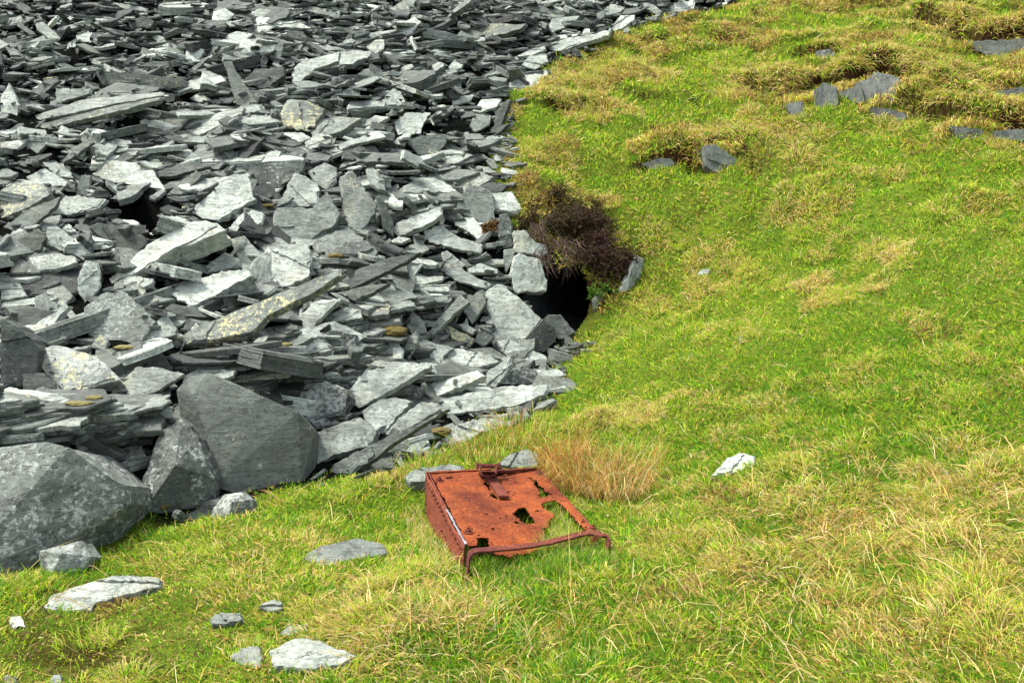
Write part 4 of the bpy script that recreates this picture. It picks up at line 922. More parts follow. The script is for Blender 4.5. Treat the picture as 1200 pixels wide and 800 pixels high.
OPEN = pp([(633.5,589),(643,586),(651.5,585),(661,592),(667,600),(675,608),(683,616),(690.5,624),(700,668),(640,668),(636,655),(638,650),(633,644),(632,634),(635,627),(639,619),(643,615),(643,608),(649,604),(648,601),(643,598),(637,595)])
HOLES = [OPEN, pp([(31,24.5),(36,23),(42,23),(41,24.5),(33,25)],490,535), pp([(75,29),(80,28.5),(84,33),(85,37),(83,37.5),(81,34),(77,31)],490,535), pp([(83.5,41.5),(88,40),(92,44),(95,48),(90,47.5),(86,44.5)],490,535),
 pp([(101,38),(104.5,40),(108.5,38),(106,41.5),(104,43)],490,535), pp([(70,19),(78,23),(80,27),(76,25),(73,22.5)],490,535), pp([(91,18.5),(117,17.7),(115,19.2),(101,20.3),(95,22),(90,21.5)],490,535),
 pp([(24,22.5),(30,22),(32,28),(38,31),(39,35),(44,37.5),(40,40.5),(31.5,41.5),(33,37),(31,32),(27,28)],600,540), pp([(19,19),(24,19.2),(23.5,21.5),(20.5,21)],600,540),
 pp([(1.5,59),(8,53),(13,52),(19,56),(21.5,62),(28,69),(25,71.5),(17,71.8),(10,69),(8,65),(3,62)],600,540), pp([(3,68),(7.5,69),(8.5,71.2),(5,71.8)],600,540), pp([(85,76),(88,76.5),(91,80),(88,80)],600,540),
 pp([(558,629),(563,628),(573,629),(573.5,641),(578,650),(581,651),(583,658),(583,672),(535,672),(547,652),(556,646),(560,643)]), pp([(549,615),(551.5,616),(554,620.3),(552,620.3)])]
DOTS = [(60,32.2,.6),(66.7,43.2,.8),(52.5,64.5,.8),(80.3,65.7,1),(104.5,66.8,.6),(111.8,43.3,.8),(114.5,28.5,.8),(96.3,29,1),(102.2,35.5,.8),(98,70.3,.6),(49,22.8,.8),(53.5,70.3,.6)]
DOTS = [(490+a, 535+b, c) for a, b, c in DOTS]+[(629.7,597.3,1.3),(638.2,616,1.4),(645.5,578.5,1),(683.5,611.2,1.1),(604.5,563.5,.9),(601.5,578.3,.8),(577.8,618,1.3),(570.5,600.5,.8),(586.5,605,.7),(594,602,.8),(543.5,605,.6),(561.5,626,.7),(615,553.2,.7),(648,582,.7)]
DP = [(pp([(u, v)])[0], r*.0105) for u, v, r in DOTS]
ns, nq = 230, 400
ss = np.linspace(.0, 1.0, ns); qq = np.linspace(-.14, 1.0, nq); SS, QQ = np.meshgrid(ss, qq)
def plate_h(s, q):
    h = -.010*np.exp(-((s-.5)/.3)**2)*(.4+.6*np.sin(q*3.1))+(fbm(s*6, q*9, 60, 3)-.5)*.010+(fbm(s*22, q*34, 61, 2)-.5)*.0035
    h = h-.55*np.clip(.02-q, 0, 1)**1.25*1.1-.03*sstep(.25, .0, q)*np.exp(-((s-.55)/.25)**2)
    return h
Pg = T0+SS[..., None]*TA_+QQ[..., None]*TB_+plate_h(SS, QQ)[..., None]*TN
Pg = Pg.reshape(-1, 3)-T0
ii = (np.arange(nq-1)[:, None]*ns+np.arange(ns-1)[None]).ravel(); Fp = np.stack([ii, ii+1, ii+ns+1, ii+ns], 1)
sc_ = SS.ravel()[Fp].mean(1); qc_ = QQ.ravel()[Fp].mean(1)
js = sc_+(noise(sc_*55, qc_*85, 70)-.5)*.022; jq = qc_+(noise(sc_*55, qc_*85, 71)-.5)*.016
dead = np.zeros(len(Fp), bool)
for H in HOLES: dead |= inpoly(js, jq, H)
for c, r in DP: dead |= (((sc_-c[0])*.75)**2+((qc_-c[1])*1.2)**2)*(.7+.6*noise(sc_*90, qc_*90, 72)) < r*r
edge = np.minimum(sc_, 1-sc_)*.75; dead |= edge < .004+.012*(noise(sc_*9+7, qc_*40, 73) > .74)*noise(qc_*60, sc_*3, 74)
dead |= (qc_ < -.10+.05*noise(sc_*14, qc_*2, 75)+.02*noise(sc_*60, qc_*50, 76))|(qc_ < .02)&(sc_ > .9)|(qc_ < -.012)&(sc_ < .08)
plate = mesh_obj('bottom_plate', Pg, Fp[~dead], M_RUST, tub, smooth=True)
md = plate.modifiers.new('thickness', 'SOLIDIFY'); md.thickness = .006; md.offset = -1
def sheet(name, a, b, c, d, nu, nv, amp, mat, seed, rag=0, th=.006):
    """bilinear panel a-b top edge, d-c bottom edge"""
    a, b, c, d = map(np.array, (a, b, c, d)); n = nrm(np.cross(b-a, d-a)); V = []; 
    for j in range(nv):
        for i in range(nu):
            u, v = i/(nu-1), j/(nv-1); vv = v
            V.append((a*(1-u)+b*u)*(1-vv)+(d*(1-u)+c*u)*vv+n*amp*(fbm(np.array(u*7.), np.array(v*3.), seed, 3)-.5)-T0)
    ii = (np.arange(nv-1)[:, None]*nu+np.arange(nu-1)[None]).ravel(); Fq = np.stack([ii, ii+1, ii+nu+1, ii+nu], 1)
    if rag:
        fu = (np.arange(nu-1)/(nu-1))[None].repeat(nv-1, 0).ravel(); fv = (np.arange(nv-1)/(nv-1))[:, None].repeat(nu-1, 1).ravel()
        Fq = Fq[~(fv > 1-rag*noise(fu*14, fv*2, seed))]
    o = mesh_obj(name, np.array(V), Fq, mat, tub, smooth=True); m = o.modifiers.new('thickness', 'SOLIDIFY'); m.thickness = th; m.offset = 0; return o
def L(s, q, h): return T0+s*TA_+q*TB_+h*TN
LT, LF = L(-.035, 0.0, .0), L(-.035, 1.0, .002)
sheet('side_panel', L(-.035, -.02, -.004), L(-.03, 1.0, .0), L(-.0, 1.0, -.42), L(.0, -.02, -.36), 80, 30, .02, M_RUSTS, 3)
sheet('side_panel', L(1.012, 0.0, -.006), L(1.012, 1.0, -.006), L(1.0, 1.0, -.42), L(1.0, 0.0, -.36), 80, 30, .02, M_RUSTS, 4)
sheet('end_panel', L(-.028, 1.004, -.006), L(1.01, 1.004, -.006), L(.99, 1.0, -.42), L(.01, 1.0, -.42), 60, 20, .015, M_RUSTS, 5)
def tube(path, rad, n=8, flat=None, closed=False, up=None):
    """round tube or flat bar (flat=(half width along up, half thickness)) swept along a path"""
    P = [np.array(p, float) for p in path]; V = []; Fs = []; m = len(P)
    for i, p in enumerate(P):
        t = nrm(P[(i+1) % m]-P[i-1]) if closed else nrm(P[min(i+1, m-1)]-P[max(i-1, 0)])
        upv = np.array(up if up is not None else [0, 0, 1.]); x = nrm(np.cross(t, upv)); y = np.cross(x, t)
        r = rad[i] if hasattr(rad, '__len__') else rad
        if flat:
            a, b = flat; c = .25*min(a, b)
            for q in [(-a, -b+c), (-a+c, -b), (a-c, -b), (a, -b+c), (a, b-c), (a-c, b), (-a+c, b), (-a, b-c)]: V.append(p+x*q[0]+y*q[1])
            n = 8
        else:
            for k in range(n): V.append(p+r*(x*math.cos(6.2832*k/n)+y*math.sin(6.2832*k/n)))
    for i in range(m if closed else m-1):
        for k in range(n): a, b = i*n+k, i*n+(k+1) % n; c, d = ((i+1) % m)*n+(k+1) % n, ((i+1) % m)*n+k; Fs.append((a, b, c, d))
    if not closed: Fs.append(tuple(range(n))[::-1]); Fs.append(tuple((m-1)*n+k for k in range(n)))
    return V, Fs
def smoothpath(P, k=4):
    P = np.array(P, float); out = []
    for i in range(len(P)-1):
        p0, p1, p2, p3 = P[max(i-1, 0)], P[i], P[i+1], P[min(i+2, len(P)-1)]
        for j in range(k):
            t = j/k; out.append(.5*((2*p1)+(-p0+p2)*t+(2*p0-5*p1+4*p2-p3)*t*t+(-p0+3*p1-3*p2+p3)*t**3))
    out.append(P[-1]); return np.array(out)
def jitter(V, a): V = np.array(V); return V+(np.stack([noise(V[:, 0]*60, V[:, 1]*60+V[:, 2]*40, s) for s in (1, 2, 3)], -1)-.5)*a
def part(name, VF, mat, parent=None, jit=.002, smooth=False):
    V, Fs = VF; V = jitter(V, jit)-T0; return mesh_obj(name, V, Fs, mat, parent or tub, smooth=smooth)
# bowed flat bar over the open end, with its bent-down ends
bp = [(550.5,678,-.0),(549.5,655,.0),(550,648,.0),(556,645.5,.004),(570,644.3,.004),(600,641.5,.004),(630,637.8,.006),(660,631,.01),(680,626,.012),(692,624.2,.012),(704,626.5,.012),(711,631,.008),(713,636,.0),(711,646,.0),(708,660,.0)]
P3 = [onplate(u, v, h) for u, v, h in bp[2:13]]
P3 = [P3[0]-TN*.24+TB_*.0, P3[0]-TN*.10, P3[0]-TN*.02]+P3[1:-1]+[P3[-1]-TN*.02, P3[-1]-TN*.10-TA_*.01, P3[-1]-TN*.22-TA_*.02]
V_, F_ = tube(smoothpath(P3, 5), .01, flat=(.017, .006), up=None)
# orient the flat of the bar: width across the opening, thickness upward
V_, F_ = [], []
SPt = smoothpath(P3, 5)
for i, p in enumerate(SPt):
    t = nrm(SPt[min(i+1, len(SPt)-1)]-SPt[max(i-1, 0)]); x = nrm(TB_-t*(TB_@t)); y = nrm(np.cross(t, x))
    for q in [(-.026, -.004), (-.024, -.006), (.024, -.006), (.026, -.004), (.026, .004), (.024, .006), (-.024, .006), (-.026, .004)]: V_.append(p+x*q[0]+y*q[1])
for i in range(len(SPt)-1):
    for k in range(8): F_.append((i*8+k, i*8+(k+1) % 8, (i+1)*8+(k+1) % 8, (i+1)*8+k))
F_ += [tuple(range(8))[::-1], tuple((len(SPt)-1)*8+k for k in range(8))]
part('rim_bar', (V_, F_), M_RUSTD, jit=.003)
# left seam flange; the seam highlight is put into the front strip's pale colour
sm = NT('seam_highlight'); sm.b.inputs['Metallic'].default_value = .6; sm.b.inputs['Roughness'].default_value = .45; xx = sm.noise(None, 60, 4, .7)
sm.l(sm.mix(sm.ramp(xx, [(.4, 0), (.6, 1)]), (.45, .42, .46), (.10, .05, .045)), sm.b.inputs['Base Color'])
part('seam_flange', tube(smoothpath([L(-.012, .0, .001), L(-.018, .15, .002), L(-.016, .32, -.001), L(-.017, .45, -.006)], 6), .01, flat=(.006, .003)), sm.m, jit=.006)
part('seam_flange', tube(smoothpath([L(-.017, .45, -.004), L(-.016, .7, -.002), L(-.014, 1.0, 0)], 6), .01, flat=(.005, .003)), M_RUSTD, jit=.005)
# right rim strip
0 and part('rim_strip', tube(smoothpath([L(1.0, -.02, .004), L(1.0, .3, .005), L(1.0, .7, .005), L(1.0, 1.0, .004)], 8), .01, flat=(.012, .004)), M_RUST, jit=.004)
part('rim_strip', tube(smoothpath([L(-.03, .995, .003), L(.3, .997, .004), L(.55, 1.0, .004)], 8), .01, flat=(.012, .004)), M_RUST, jit=.004)
def bolt(u, v, r=.017):
    c = onplate(u, v, .0); V = []; Fs = []
    x, y = nrm(TA_), nrm(np.cross(TN, nrm(TA_)))
    rings = [(r*1.6, .002, 14), (r*1.6, .005, 14), (r*.95, .006, 14), (r*.9, .018, 14), (r*.45, .02, 14), (r*.42, .030, 14), (.0001, .031, 14)]
    for rr, h, n in rings:
        for k in range(14):
            a = 6.2832*k/14; q = rr*(1 if h < .006 or h > .019 else 1/max(.87, abs(math.cos(((a) % (math.pi/3))-math.pi/6)))*.9)
            V.append(c+(x*math.cos(a)+y*math.sin(a))*q+TN*(h-.002))
    for i in range(len(rings)-1):
        for k in range(14): Fs.append((i*14+k, i*14+(k+1) % 14, (i+1)*14+(k+1) % 14, (i+1)*14+k))
    part('bolt', (V, Fs), M_RUSTD, jit=.003)
for u, v in [(514.6, 563.3), (631.6, 554.8), (548.6, 623.2), (694.5, 620)]: bolt(u, v)
# rivets down the left side: one pattern mesh
V_, F_ = [], []
sn = nrm(np.cross(TB_, TN))
for q0, hh in [(q, h) for q in np.linspace(.03, .97, 17) for h in (-.035,)]+[(.03, h) for h in np.linspace(-.08, -.2, 4)]+[(.97, h) for h in np.linspace(-.08, -.3, 5)]+[(q, -.15) for q in np.linspace(.1, .5, 6)]:
    c = L(-.038+.035*(-hh/.38), q0, hh); o0 = len(V_); sgn = -1 if sn@TA_ > 0 else 1; nn = nrm(sn*sgn)
    x = nrm(TB_); y = np.cross(nn, x)
    for rr, h in ((.010, .0), (.008, .006), (.003, .009)):
        for k in range(8): V_.append(c+nn*(h+.001)+rr*(x*math.cos(.785*k)+y*math.sin(.785*k)))
    for i in range(2):
        for k in range(8): F_.append((o0+i*8+k, o0+i*8+(k+1) % 8, o0+(i+1)*8+(k+1) % 8, o0+(i+1)*8+k))
    F_.append(tuple(o0+16+k for k in range(8)))
part('rivets', (V_, F_), M_RUSTD, jit=.001)
# coupling: strap, shackle and pin at the far end
s0, s1 = onplate(573.5, 556.5, .012), onplate(590.5, 582, .012)
part('coupling_strap', tube([s0, s0*.66+s1*.34, s0*.33+s1*.67, s1], .01, flat=(.031, .007), up=TN), M_RUSTD, jit=.003)
sh = part('shackle', tube(smoothpath([onplate(562.5, 545.5, .075), onplate(562.5, 551, .055), onplate(565.5, 556, .035), onplate(572, 557.8, .03), onplate(579, 556.3, .035), onplate(581.5, 551, .055), onplate(581, 546, .075)], 5), .013, 8), M_RUSTD, jit=.003, smooth=True)
part('pin', tube([onplate(558.5, 545.6, .075), onplate(559.6, 545.6, .075), onplate(560, 545.6, .075), onplate(583, 545.8, .075), onplate(583.4, 545.8, .075), onplate(586, 545.8, .075)], [.021, .021, .015, .015, .023, .023], 8), M_RUSTD, sh, jit=.002)
b0, b1 = onplate(564, 553, .03), onplate(581, 553, .03)
V_ = []; F_ = []
for p in (onplate(564.5, 556.5, .0), onplate(580.5, 556, .0), onplate(580.5, 552, .085), onplate(564.5, 552.2, .085)):
    V_ += [p, p+TB_*.012]
F_ = [(0, 2, 4, 6), (7, 5, 3, 1), (0, 1, 3, 2), (2, 3, 5, 4), (4, 5, 7, 6), (6, 7, 1, 0)]
part('coupling_bracket', (V_, F_), M_RUSTD, jit=.004)
part('rear_rib', tube(smoothpath([onplate(582, 552.5, .02), onplate(594, 551.8, .022), onplate(607, 550.8, .015), onplate(628, 549, .006)], 5), .01, flat=(.010, .010), up=TN), M_RUSTD, jit=.005)
# ------------------------------------------------------------------ grass
def hull2(P):
    P = sorted(map(tuple, P)); 
    def half(P):
        h = []
        for p in P:
            while len(h) > 1 and (h[-1][0]-h[-2][0])*(p[1]-h[-2][1])-(h[-1][1]-h[-2][1])*(p[0]-h[-2][0]) <= 0: h.pop()
            h.append(p)
        return h
    a, b = half(P), half(P[::-1]); return np.array(a[:-1]+b[:-1])
FOOT = []
for o in list(COL.objects):
    if o.type == 'MESH' and o.name.split('.')[0] in ('boulder', 'stone', 'rock_outcrop', 'bone_fragment', 'rock_jamb'):
        V = np.empty(len(o.data.vertices)*3, np.float32); o.data.vertices.foreach_get('co', V); V = V.reshape(-1, 3)
        if o.parent: V = V+np.array(o.parent.location)
        up_ = V[V[:, 2] > hz(V[:, 0], V[:, 1])+.004]
        if len(up_) > 5:
            H = hull2(up_[:, :2]); c = H.mean(0); FOOT.append((c+(H-c)*.93, o.name.startswith('boulder')))
for i, g in enumerate(HG):
    if cnt[i] > 0 and (g['h'][0] in 'FDH' or g['P'][:, 0].max() > 560):
        FOOT.append((hull2(g['V'][:, :2]), True))
def G8(name_unused=None): pass
def blades(x, y, Ln, wd, lean, az, col, droop=.5, zoff=None, rng=RNG, rootdark=.55):
    """ribbon blades: root, knee, tip"""
    n = len(x); z = hz(x, y) if zoff is None else zoff
    d = np.stack([np.cos(az), np.sin(az), np.zeros(n)], -1)
    ax_, ay_ = grid_at(dgx, x, y), grid_at(dgy, x, y); nn = np.stack([-ax_, -ay_, np.full(n, 1.6)], -1); nn /= np.linalg.norm(nn, axis=1)[:, None]
    # keep the lean direction on the slope
    d = d-nn*(d*nn).sum(1)[:, None]; d /= np.linalg.norm(d, axis=1)[:, None]
    u1 = nn*np.cos(lean)[:, None]+d*np.sin(lean)[:, None]; l2 = lean+droop
    u2 = nn*np.cos(l2)[:, None]+d*np.sin(l2)[:, None]
    s = np.cross(u1, rng.normal(0, 1, (n, 3))*.6+np.array([0, -1., .3])); s /= np.linalg.norm(s, axis=1)[:, None]
    p = np.stack([x, y, z-.004], -1); k = p+u1*(Ln*.5)[:, None]; t = k+u2*(Ln*.5)[:, None]; w = (s*wd[:, None])/2
    V = np.stack([p-w, p+w, k-w*.85, k+w*.85, t], 1).reshape(-1, 3)
    b = np.arange(n)*5
    loops = np.stack([b, b+1, b+3, b+2], 1); tri = np.stack([b+2, b+3, b+4], 1)
    c = np.ones((n, 5, 4)); c[:, :, :3] = col[:, None]; c[:, :2, :3] *= rootdark*0+1
    return V, loops, tri, c.reshape(-1, 4)
def build_blades(name, parts, label, cat, kind='stuff', parent=None):
    off = 0; Vs = []; Ls = []; Ts = []; Cs = []
    for V, l, t, c in parts: Vs.append(V); Ls.append(l+off); Ts.append(t+off); Cs.append(c); off += len(V)
    V = np.vstack(Vs).astype(np.float32); l = np.vstack(Ls); t = np.vstack(Ts); me = bpy.data.meshes.new(name)
    me.vertices.add(len(V)); me.vertices.foreach_set('co', V.ravel()); nl = l.size+t.size
    me.loops.add(nl); me.loops.foreach_set('vertex_index', np.concatenate([l.ravel(), t.ravel()]).astype(np.int32))
    me.polygons.add(len(l)+len(t)); me.polygons.foreach_set('loop_start', np.concatenate([np.arange(len(l))*4, l.size+np.arange(len(t))*3]).astype(np.int32))
    me.update(calc_edges=True); at = me.attributes.new('col', 'FLOAT_COLOR', 'POINT'); at.data.foreach_set('color', np.vstack(Cs).astype(np.float32).ravel())
    me.materials.append(M_BLADE); o = bpy.data.objects.new(name, me); COL.objects.link(o)
    if parent: o.parent = parent
    elif label: tag(o, label, cat, kind=kind)
    return o
def blob(x, y, u, v, r):
    c = px2w([(u, v)])[0] if (u, v) not in _bc else _bc[(u, v)]; _bc[(u, v)] = c
    return np.exp(-((x-c[0])**2+(y-c[1])**2)/r**2)
_bc = {}
def sample_ground(n, rmin=2.7, rmax=21, p=.3, half=.62):
    u_ = RNG.random(n); r = (rmin**p+u_*(rmax**p-rmin**p))**(1/p); th = RNG.uniform(-half, half, n)
    x, y = r*np.sin(th), r*np.cos(th)
    ins = inpoly(x, y, TIP); m = ~ins
    dn = (fbm(x*3, y*3, 40, 3)-.5)*.35
    i2 = np.where(ins)[0]; d, _ = segdist(x[i2], y[i2], TIP, True); m[i2] = (d+dn[i2]*.5) < .02+.16*RNG.random(len(d))**3
    for H, isb in FOOT: 
        b = (x > H[:, 0].min())&(x < H[:, 0].max())&(y > H[:, 1].min())&(y < H[:, 1].max())
        ib = np.where(b&m)[0]
        if len(ib): m[ib] &= ~inpoly(x[ib], y[ib], H)
    uu, vv, _ = proj(np.stack([x, y, hz(x, y)], -1))
    m &= ~(inpoly(uu, vv, [(610,400),(612,340),(632,314),(668,310),(694,330),(700,372),(684,396)]) & (y > 8) & (y < 10.5))
    return x[m], y[m], r[m]
def tub_filter(x, y, Ln, hmax_out=1):
    """blades under the plate are kept short; through the torn opening they may rise"""
    P = np.stack([x, y, hz(x, y)], -1); s, q, h = to_sq(P); ins_ = (s > -.06)&(s < 1.03)&(q > -.03)&(q < 1.02)
    op = inpoly(s, q, OPEN)&(s < .90)&(q > 0)
    L2 = np.where(ins_&~op, np.minimum(Ln, .05), Ln); keep = ~((np.abs(s+.02) < .03)&(q > -.03)&(q < 1.02)) & ~((np.abs(s-1.0) < .02)&(q > -.03)&(q < 1.02)) & ~((np.abs(q-1.0) < .015)&(s > -.05)&(s < 1.03))
    return L2, keep, op&ins_, ins_
C_ = dict(green=(.11,.27,.017), lime=(.31,.46,.025), yel=(.46,.46,.05), straw=(.58,.43,.15), ochre=(.30,.18,.045), brown=(.13,.075,.035), pale=(.60,.50,.25), dark=(.06,.15,.012), orange=(.40,.18,.035), teal=(.07,.23,.04))
C_ = {k: np.array(v) for k, v in C_.items()}
CK = list(C_)
def pick(W, rng=RNG):
    """W: dict of weights arrays -> per-blade colour"""
    ks = list(W); A = np.stack([np.clip(W[k], 0, None) for k in ks], 1); A /= A.sum(1)[:, None]; c = A.cumsum(1); r = rng.random(len(A))
    idx = (r[:, None] > c).sum(1).clip(0, len(ks)-1); col = np.array([C_[k] for k in ks])[idx]
    return col*rng.uniform(.65, 1.25, (len(A), 1))*rng.normal(1, .07, (len(A), 3)).clip(.7, 1.3), idx
dsl = lambda x, y: np.arctan2(-grid_at(dgy, x, y), -grid_at(dgx, x, y))
parts = []
# 1 turf
x, y, r = sample_ground(500000)
n = len(x); sl = np.hypot(grid_at(dgx, x, y), grid_at(dgy, x, y))
lowf = fbm(x*.55, y*.55, 81, 3); midf = fbm(x*2.2, y*2.2, 82, 3); hif = fbm(x*7, y*7, 83, 2)
up = sstep(8, 11.5, y)*sstep(-1, 2, x)
lr = .85*blob(x, y, 1120, 690, 1.0)+.6*blob(x, y, 1020, 620, .7)+.6*blob(x, y, 930, 640, .5)
cl = blob(x, y, 490, 720, .5)+blob(x, y, 420, 750, .3)+.6*blob(x, y, 540, 780, .4)
bl = blob(x, y, 110, 745, .42)+.7*blob(x, y, 60, 770, .4)+.8*blob(x, y, 190, 760, .25); fl = blob(x, y, 250, 680, .65)+.7*blob(x, y, 330, 640, .5)
lush = blob(x, y, 620, 680, .35)+blob(x, y, 60, 700, .5)*.7+blob(x, y, 1150, 450, 1.0)+.7*blob(x, y, 900, 500, .8)+.8*blob(x, y, 620, 760, .5)+.5*blob(x, y, 1050, 560, .7)
flank = blob(x, y, 700, 420, 1.2)+.8*blob(x, y, 760, 330, 1.3)
patch = sstep(.47, .62, midf)
W_ = dict(green=.9+1.5*lush-.5*up+.4*(1-patch), lime=1.7-.2*up+1.2*flank*.8, yel=.7+.7*flank+.35*up, straw=.22+1.1*patch*(.3+.9*up)+1.9*lr+1.6*cl+1.3*fl-.3*lush, ochre=.14+1.3*patch*up+1.3*lr+.5*fl, brown=.05+.7*patch*up*1.2+2.6*bl+.6*lr*patch, dark=.22+.3*lush, pale=.05+.8*cl+.3*lr*patch, teal=.05+.3*lush)
for k in W_: W_[k] = W_[k]*np.ones(n)
W_['straw'] *= .2+1.2*sstep(.35, .65, hif); W_['green'] *= .45+2.0*sstep(.65, .35, hif); W_['brown'] += .5*up*sstep(.60, .70, hif)
col, idx = pick(W_); ks = list(W_)
dry = np.isin(idx, [ks.index(k) for k in ('straw', 'ochre', 'pale', 'brown')])
Ln = RNG.lognormal(math.log(.033), .38, n)*(1+.35*up+.5*lush*.6+.5*cl-.35*bl-.25*fl).clip(.5, 2)*(1+.25*(r > 9)); Ln = np.where(dry, Ln*1.35, Ln)
wd = (.0030+.00052*r)*RNG.uniform(.7, 1.3, n)
az = dsl(x, y)+RNG.normal(0, 1.1, n); lean = np.abs(RNG.normal(.45, .35, n)); lean = np.where(dry, lean+.5, lean)
Ln, kp, op, inn = tub_filter(x, y, Ln); _, qv_, _ = to_sq(np.stack([x, y, hz(x, y)], -1)); Ln = np.where(op&(qv_ > .3), np.minimum(Ln, .03), Ln); kp &= ~((sl > 2.4)&(RNG.random(n) < .7)); kp &= RNG.random(n) > bl*.2
kp &= ~(inn & ~op & (RNG.random(n) < .6))
q = kp; parts.append(blades(x[q], y[q], Ln[q], wd[q], lean[q], az[q], col[q], .4))
# 2 tussocks: drooping sheaves
def tuss(cx, cy, R, nb, L0, W, az0=None, spread=.5, lean0=.5, droop=.9, wmul=1.0, round_=True):
    a = RNG.uniform(0, 6.283, nb); rr = R*np.sqrt(RNG.random(nb)); x = cx+rr*np.cos(a); y = cy+rr*np.sin(a)
    col, _ = pick({k: np.full(nb, v) for k, v in W.items()}); r = np.hypot(x, y)
    az = np.where(RNG.random(nb) < (.35 if az0 is not None else 0), az0 if az0 is not None else 0, a)+RNG.normal(0, spread, nb)
    lean = lean0*rr/R+np.abs(RNG.normal(.1, .25, nb)); Lb = L0*RNG.uniform(.55, 1.15, nb)
    z = hz(x, y); m = ~inpoly(x, y, TIP)
    _, kp, op, inn = tub_filter(x, y, Lb); s_, q_, _ = to_sq(np.stack([x, y, hz(x, y)], -1)); m &= ~((s_ > -.2)&(s_ < 1.15)&(q_ > -.3)&(q_ < 1.1))
    return blades(x[m], y[m], Lb[m], ((.0020+.0003*r)*wmul*RNG.uniform(.7, 1.3, nb))[m], lean[m], az[m], col[m], droop)
TWB = dict(ochre=1.0, brown=1.2, straw=.5, yel=.3)
TW_ = dict(straw=1.3, ochre=.6, yel=.8, brown=.1, lime=.4, pale=.5)
for c, R, h in TUFT:
    for _ in range(7): parts.append(tuss(c[0]+RNG.normal(0, R*.55), c[1]+RNG.normal(0, R*.4), R*RNG.uniform(.2, .45), int(120+900*h), (.08+.35*h)*RNG.uniform(.7, 1.1), TW_ if RNG.random() < .6 else dict(straw=1, lime=.8, yel=.8, green=.4), float(dsl(c[0], c[1])), droop=1.1))
k = 0
while k < 620:
    xx, yy, rr = sample_ground(60, 4, 17, 1.6)
    for a, b in zip(xx, yy):
        u, v, _ = proj(np.array([a, b, float(hz(a, b))]))
        if not (-60 < u < 1270 and -40 < v < 850): continue
        m = fbm(np.array(a*2.2), np.array(b*2.2), 82, 3); upp = sstep(8, 11, b)
        if m > .5-.07*upp or RNG.random() < .12:
            Wt = TWB if RNG.random() < .28*upp+.06 else TW_ if RNG.random() < .3+.6*upp else dict(straw=.8, green=.7, lime=1.2, yel=.6)
            R = RNG.uniform(.06, .16)*(1+.5*upp); parts.append(tuss(a, b, R, int(150+90*upp), RNG.uniform(.055, .10)*(1+.5*upp), Wt, float(dsl(a, b)), droop=.9)); k += 1
    k += 1
# 3 turf lips: long dry grass hanging over every step
for P, h in LEDGE:
    Ls_ = np.hypot(*(P[1:]-P[:-1]).T); nb = int(1100*Ls_.sum()*(.6+h*2)); 
    sg = RNG.choice(len(Ls_), nb, p=Ls_/Ls_.sum()); t = RNG.random(nb); p = P[sg]*(1-t)[:, None]+P[sg+1]*t[:, None]; dd = P[sg+1]-P[sg]; nrm_ = np.c_[-dd[:, 1], dd[:, 0]]/np.hypot(dd[:, 0], dd[:, 1])[:, None]
    p = p+nrm_*RNG.uniform(.03, .30, nb)[:, None]; x, y = p.T; col, _ = pick({k_: np.full(nb, v) for k_, v in dict(ochre=.8, straw=1.2, brown=.3, yel=.8, green=.3, lime=.5, pale=.3).items()})
    az = dsl(x, y)+RNG.normal(0, .5, nb); parts.append(blades(x, y, RNG.uniform(.08, .17, nb)*(.7+h*1.5), (.002+.0004*np.hypot(x, y))*RNG.uniform(.7, 1.3, nb), RNG.uniform(.3, 1.0, nb), az, col, .9))
for Q in OUTT:
    x0, x1, yb = Q[:, 0].min(), Q[:, 0].max(), Q[:, 1].max(); nb = int(650*(x1-x0+.15)); x = RNG.uniform(x0-.08, x1+.08, nb); y = np.interp(x, [x0-.08, (x0+x1)/2, x1+.08], [np.median(Q[:, 1]), np.quantile(Q[:, 1], .7), np.median(Q[:, 1])])+RNG.uniform(.05, .20, nb)+.06*fbm(x*7, x*3, 3, 2)
    col, _ = pick({k_: np.full(nb, v) for k_, v in dict(ochre=.9, straw=1.0, brown=.6, yel=.6, lime=.4).items()})
    parts.append(blades(x, y, RNG.uniform(.08, .20, nb), (.002+.0004*np.hypot(x, y))*RNG.uniform(.7, 1.3, nb), RNG.uniform(.2, .9, nb), -1.57+RNG.normal(0, .4, nb), col, 1.3, zoff=hz(x, y)+RNG.uniform(0, .05, nb)))
    nb //= 5; x = RNG.uniform(x0-.1, x1+.1, nb); y = np.quantile(Q[:, 1], .1)-RNG.uniform(-.03, .08, nb); col, _ = pick({k_: np.full(nb, v) for k_, v in dict(straw=.8, green=.7, yel=.6, lime=.9).items()})
    parts.append(blades(x, y, RNG.uniform(.04, .10, nb), (.002+.0004*np.hypot(x, y))*RNG.uniform(.7, 1.3, nb), RNG.uniform(.0, .5, nb), RNG.uniform(0, 6.3, nb), col, .5))
build_blades('grass', parts, 'short green and straw-coloured grass covering the bank and quarry floor', 'grass')
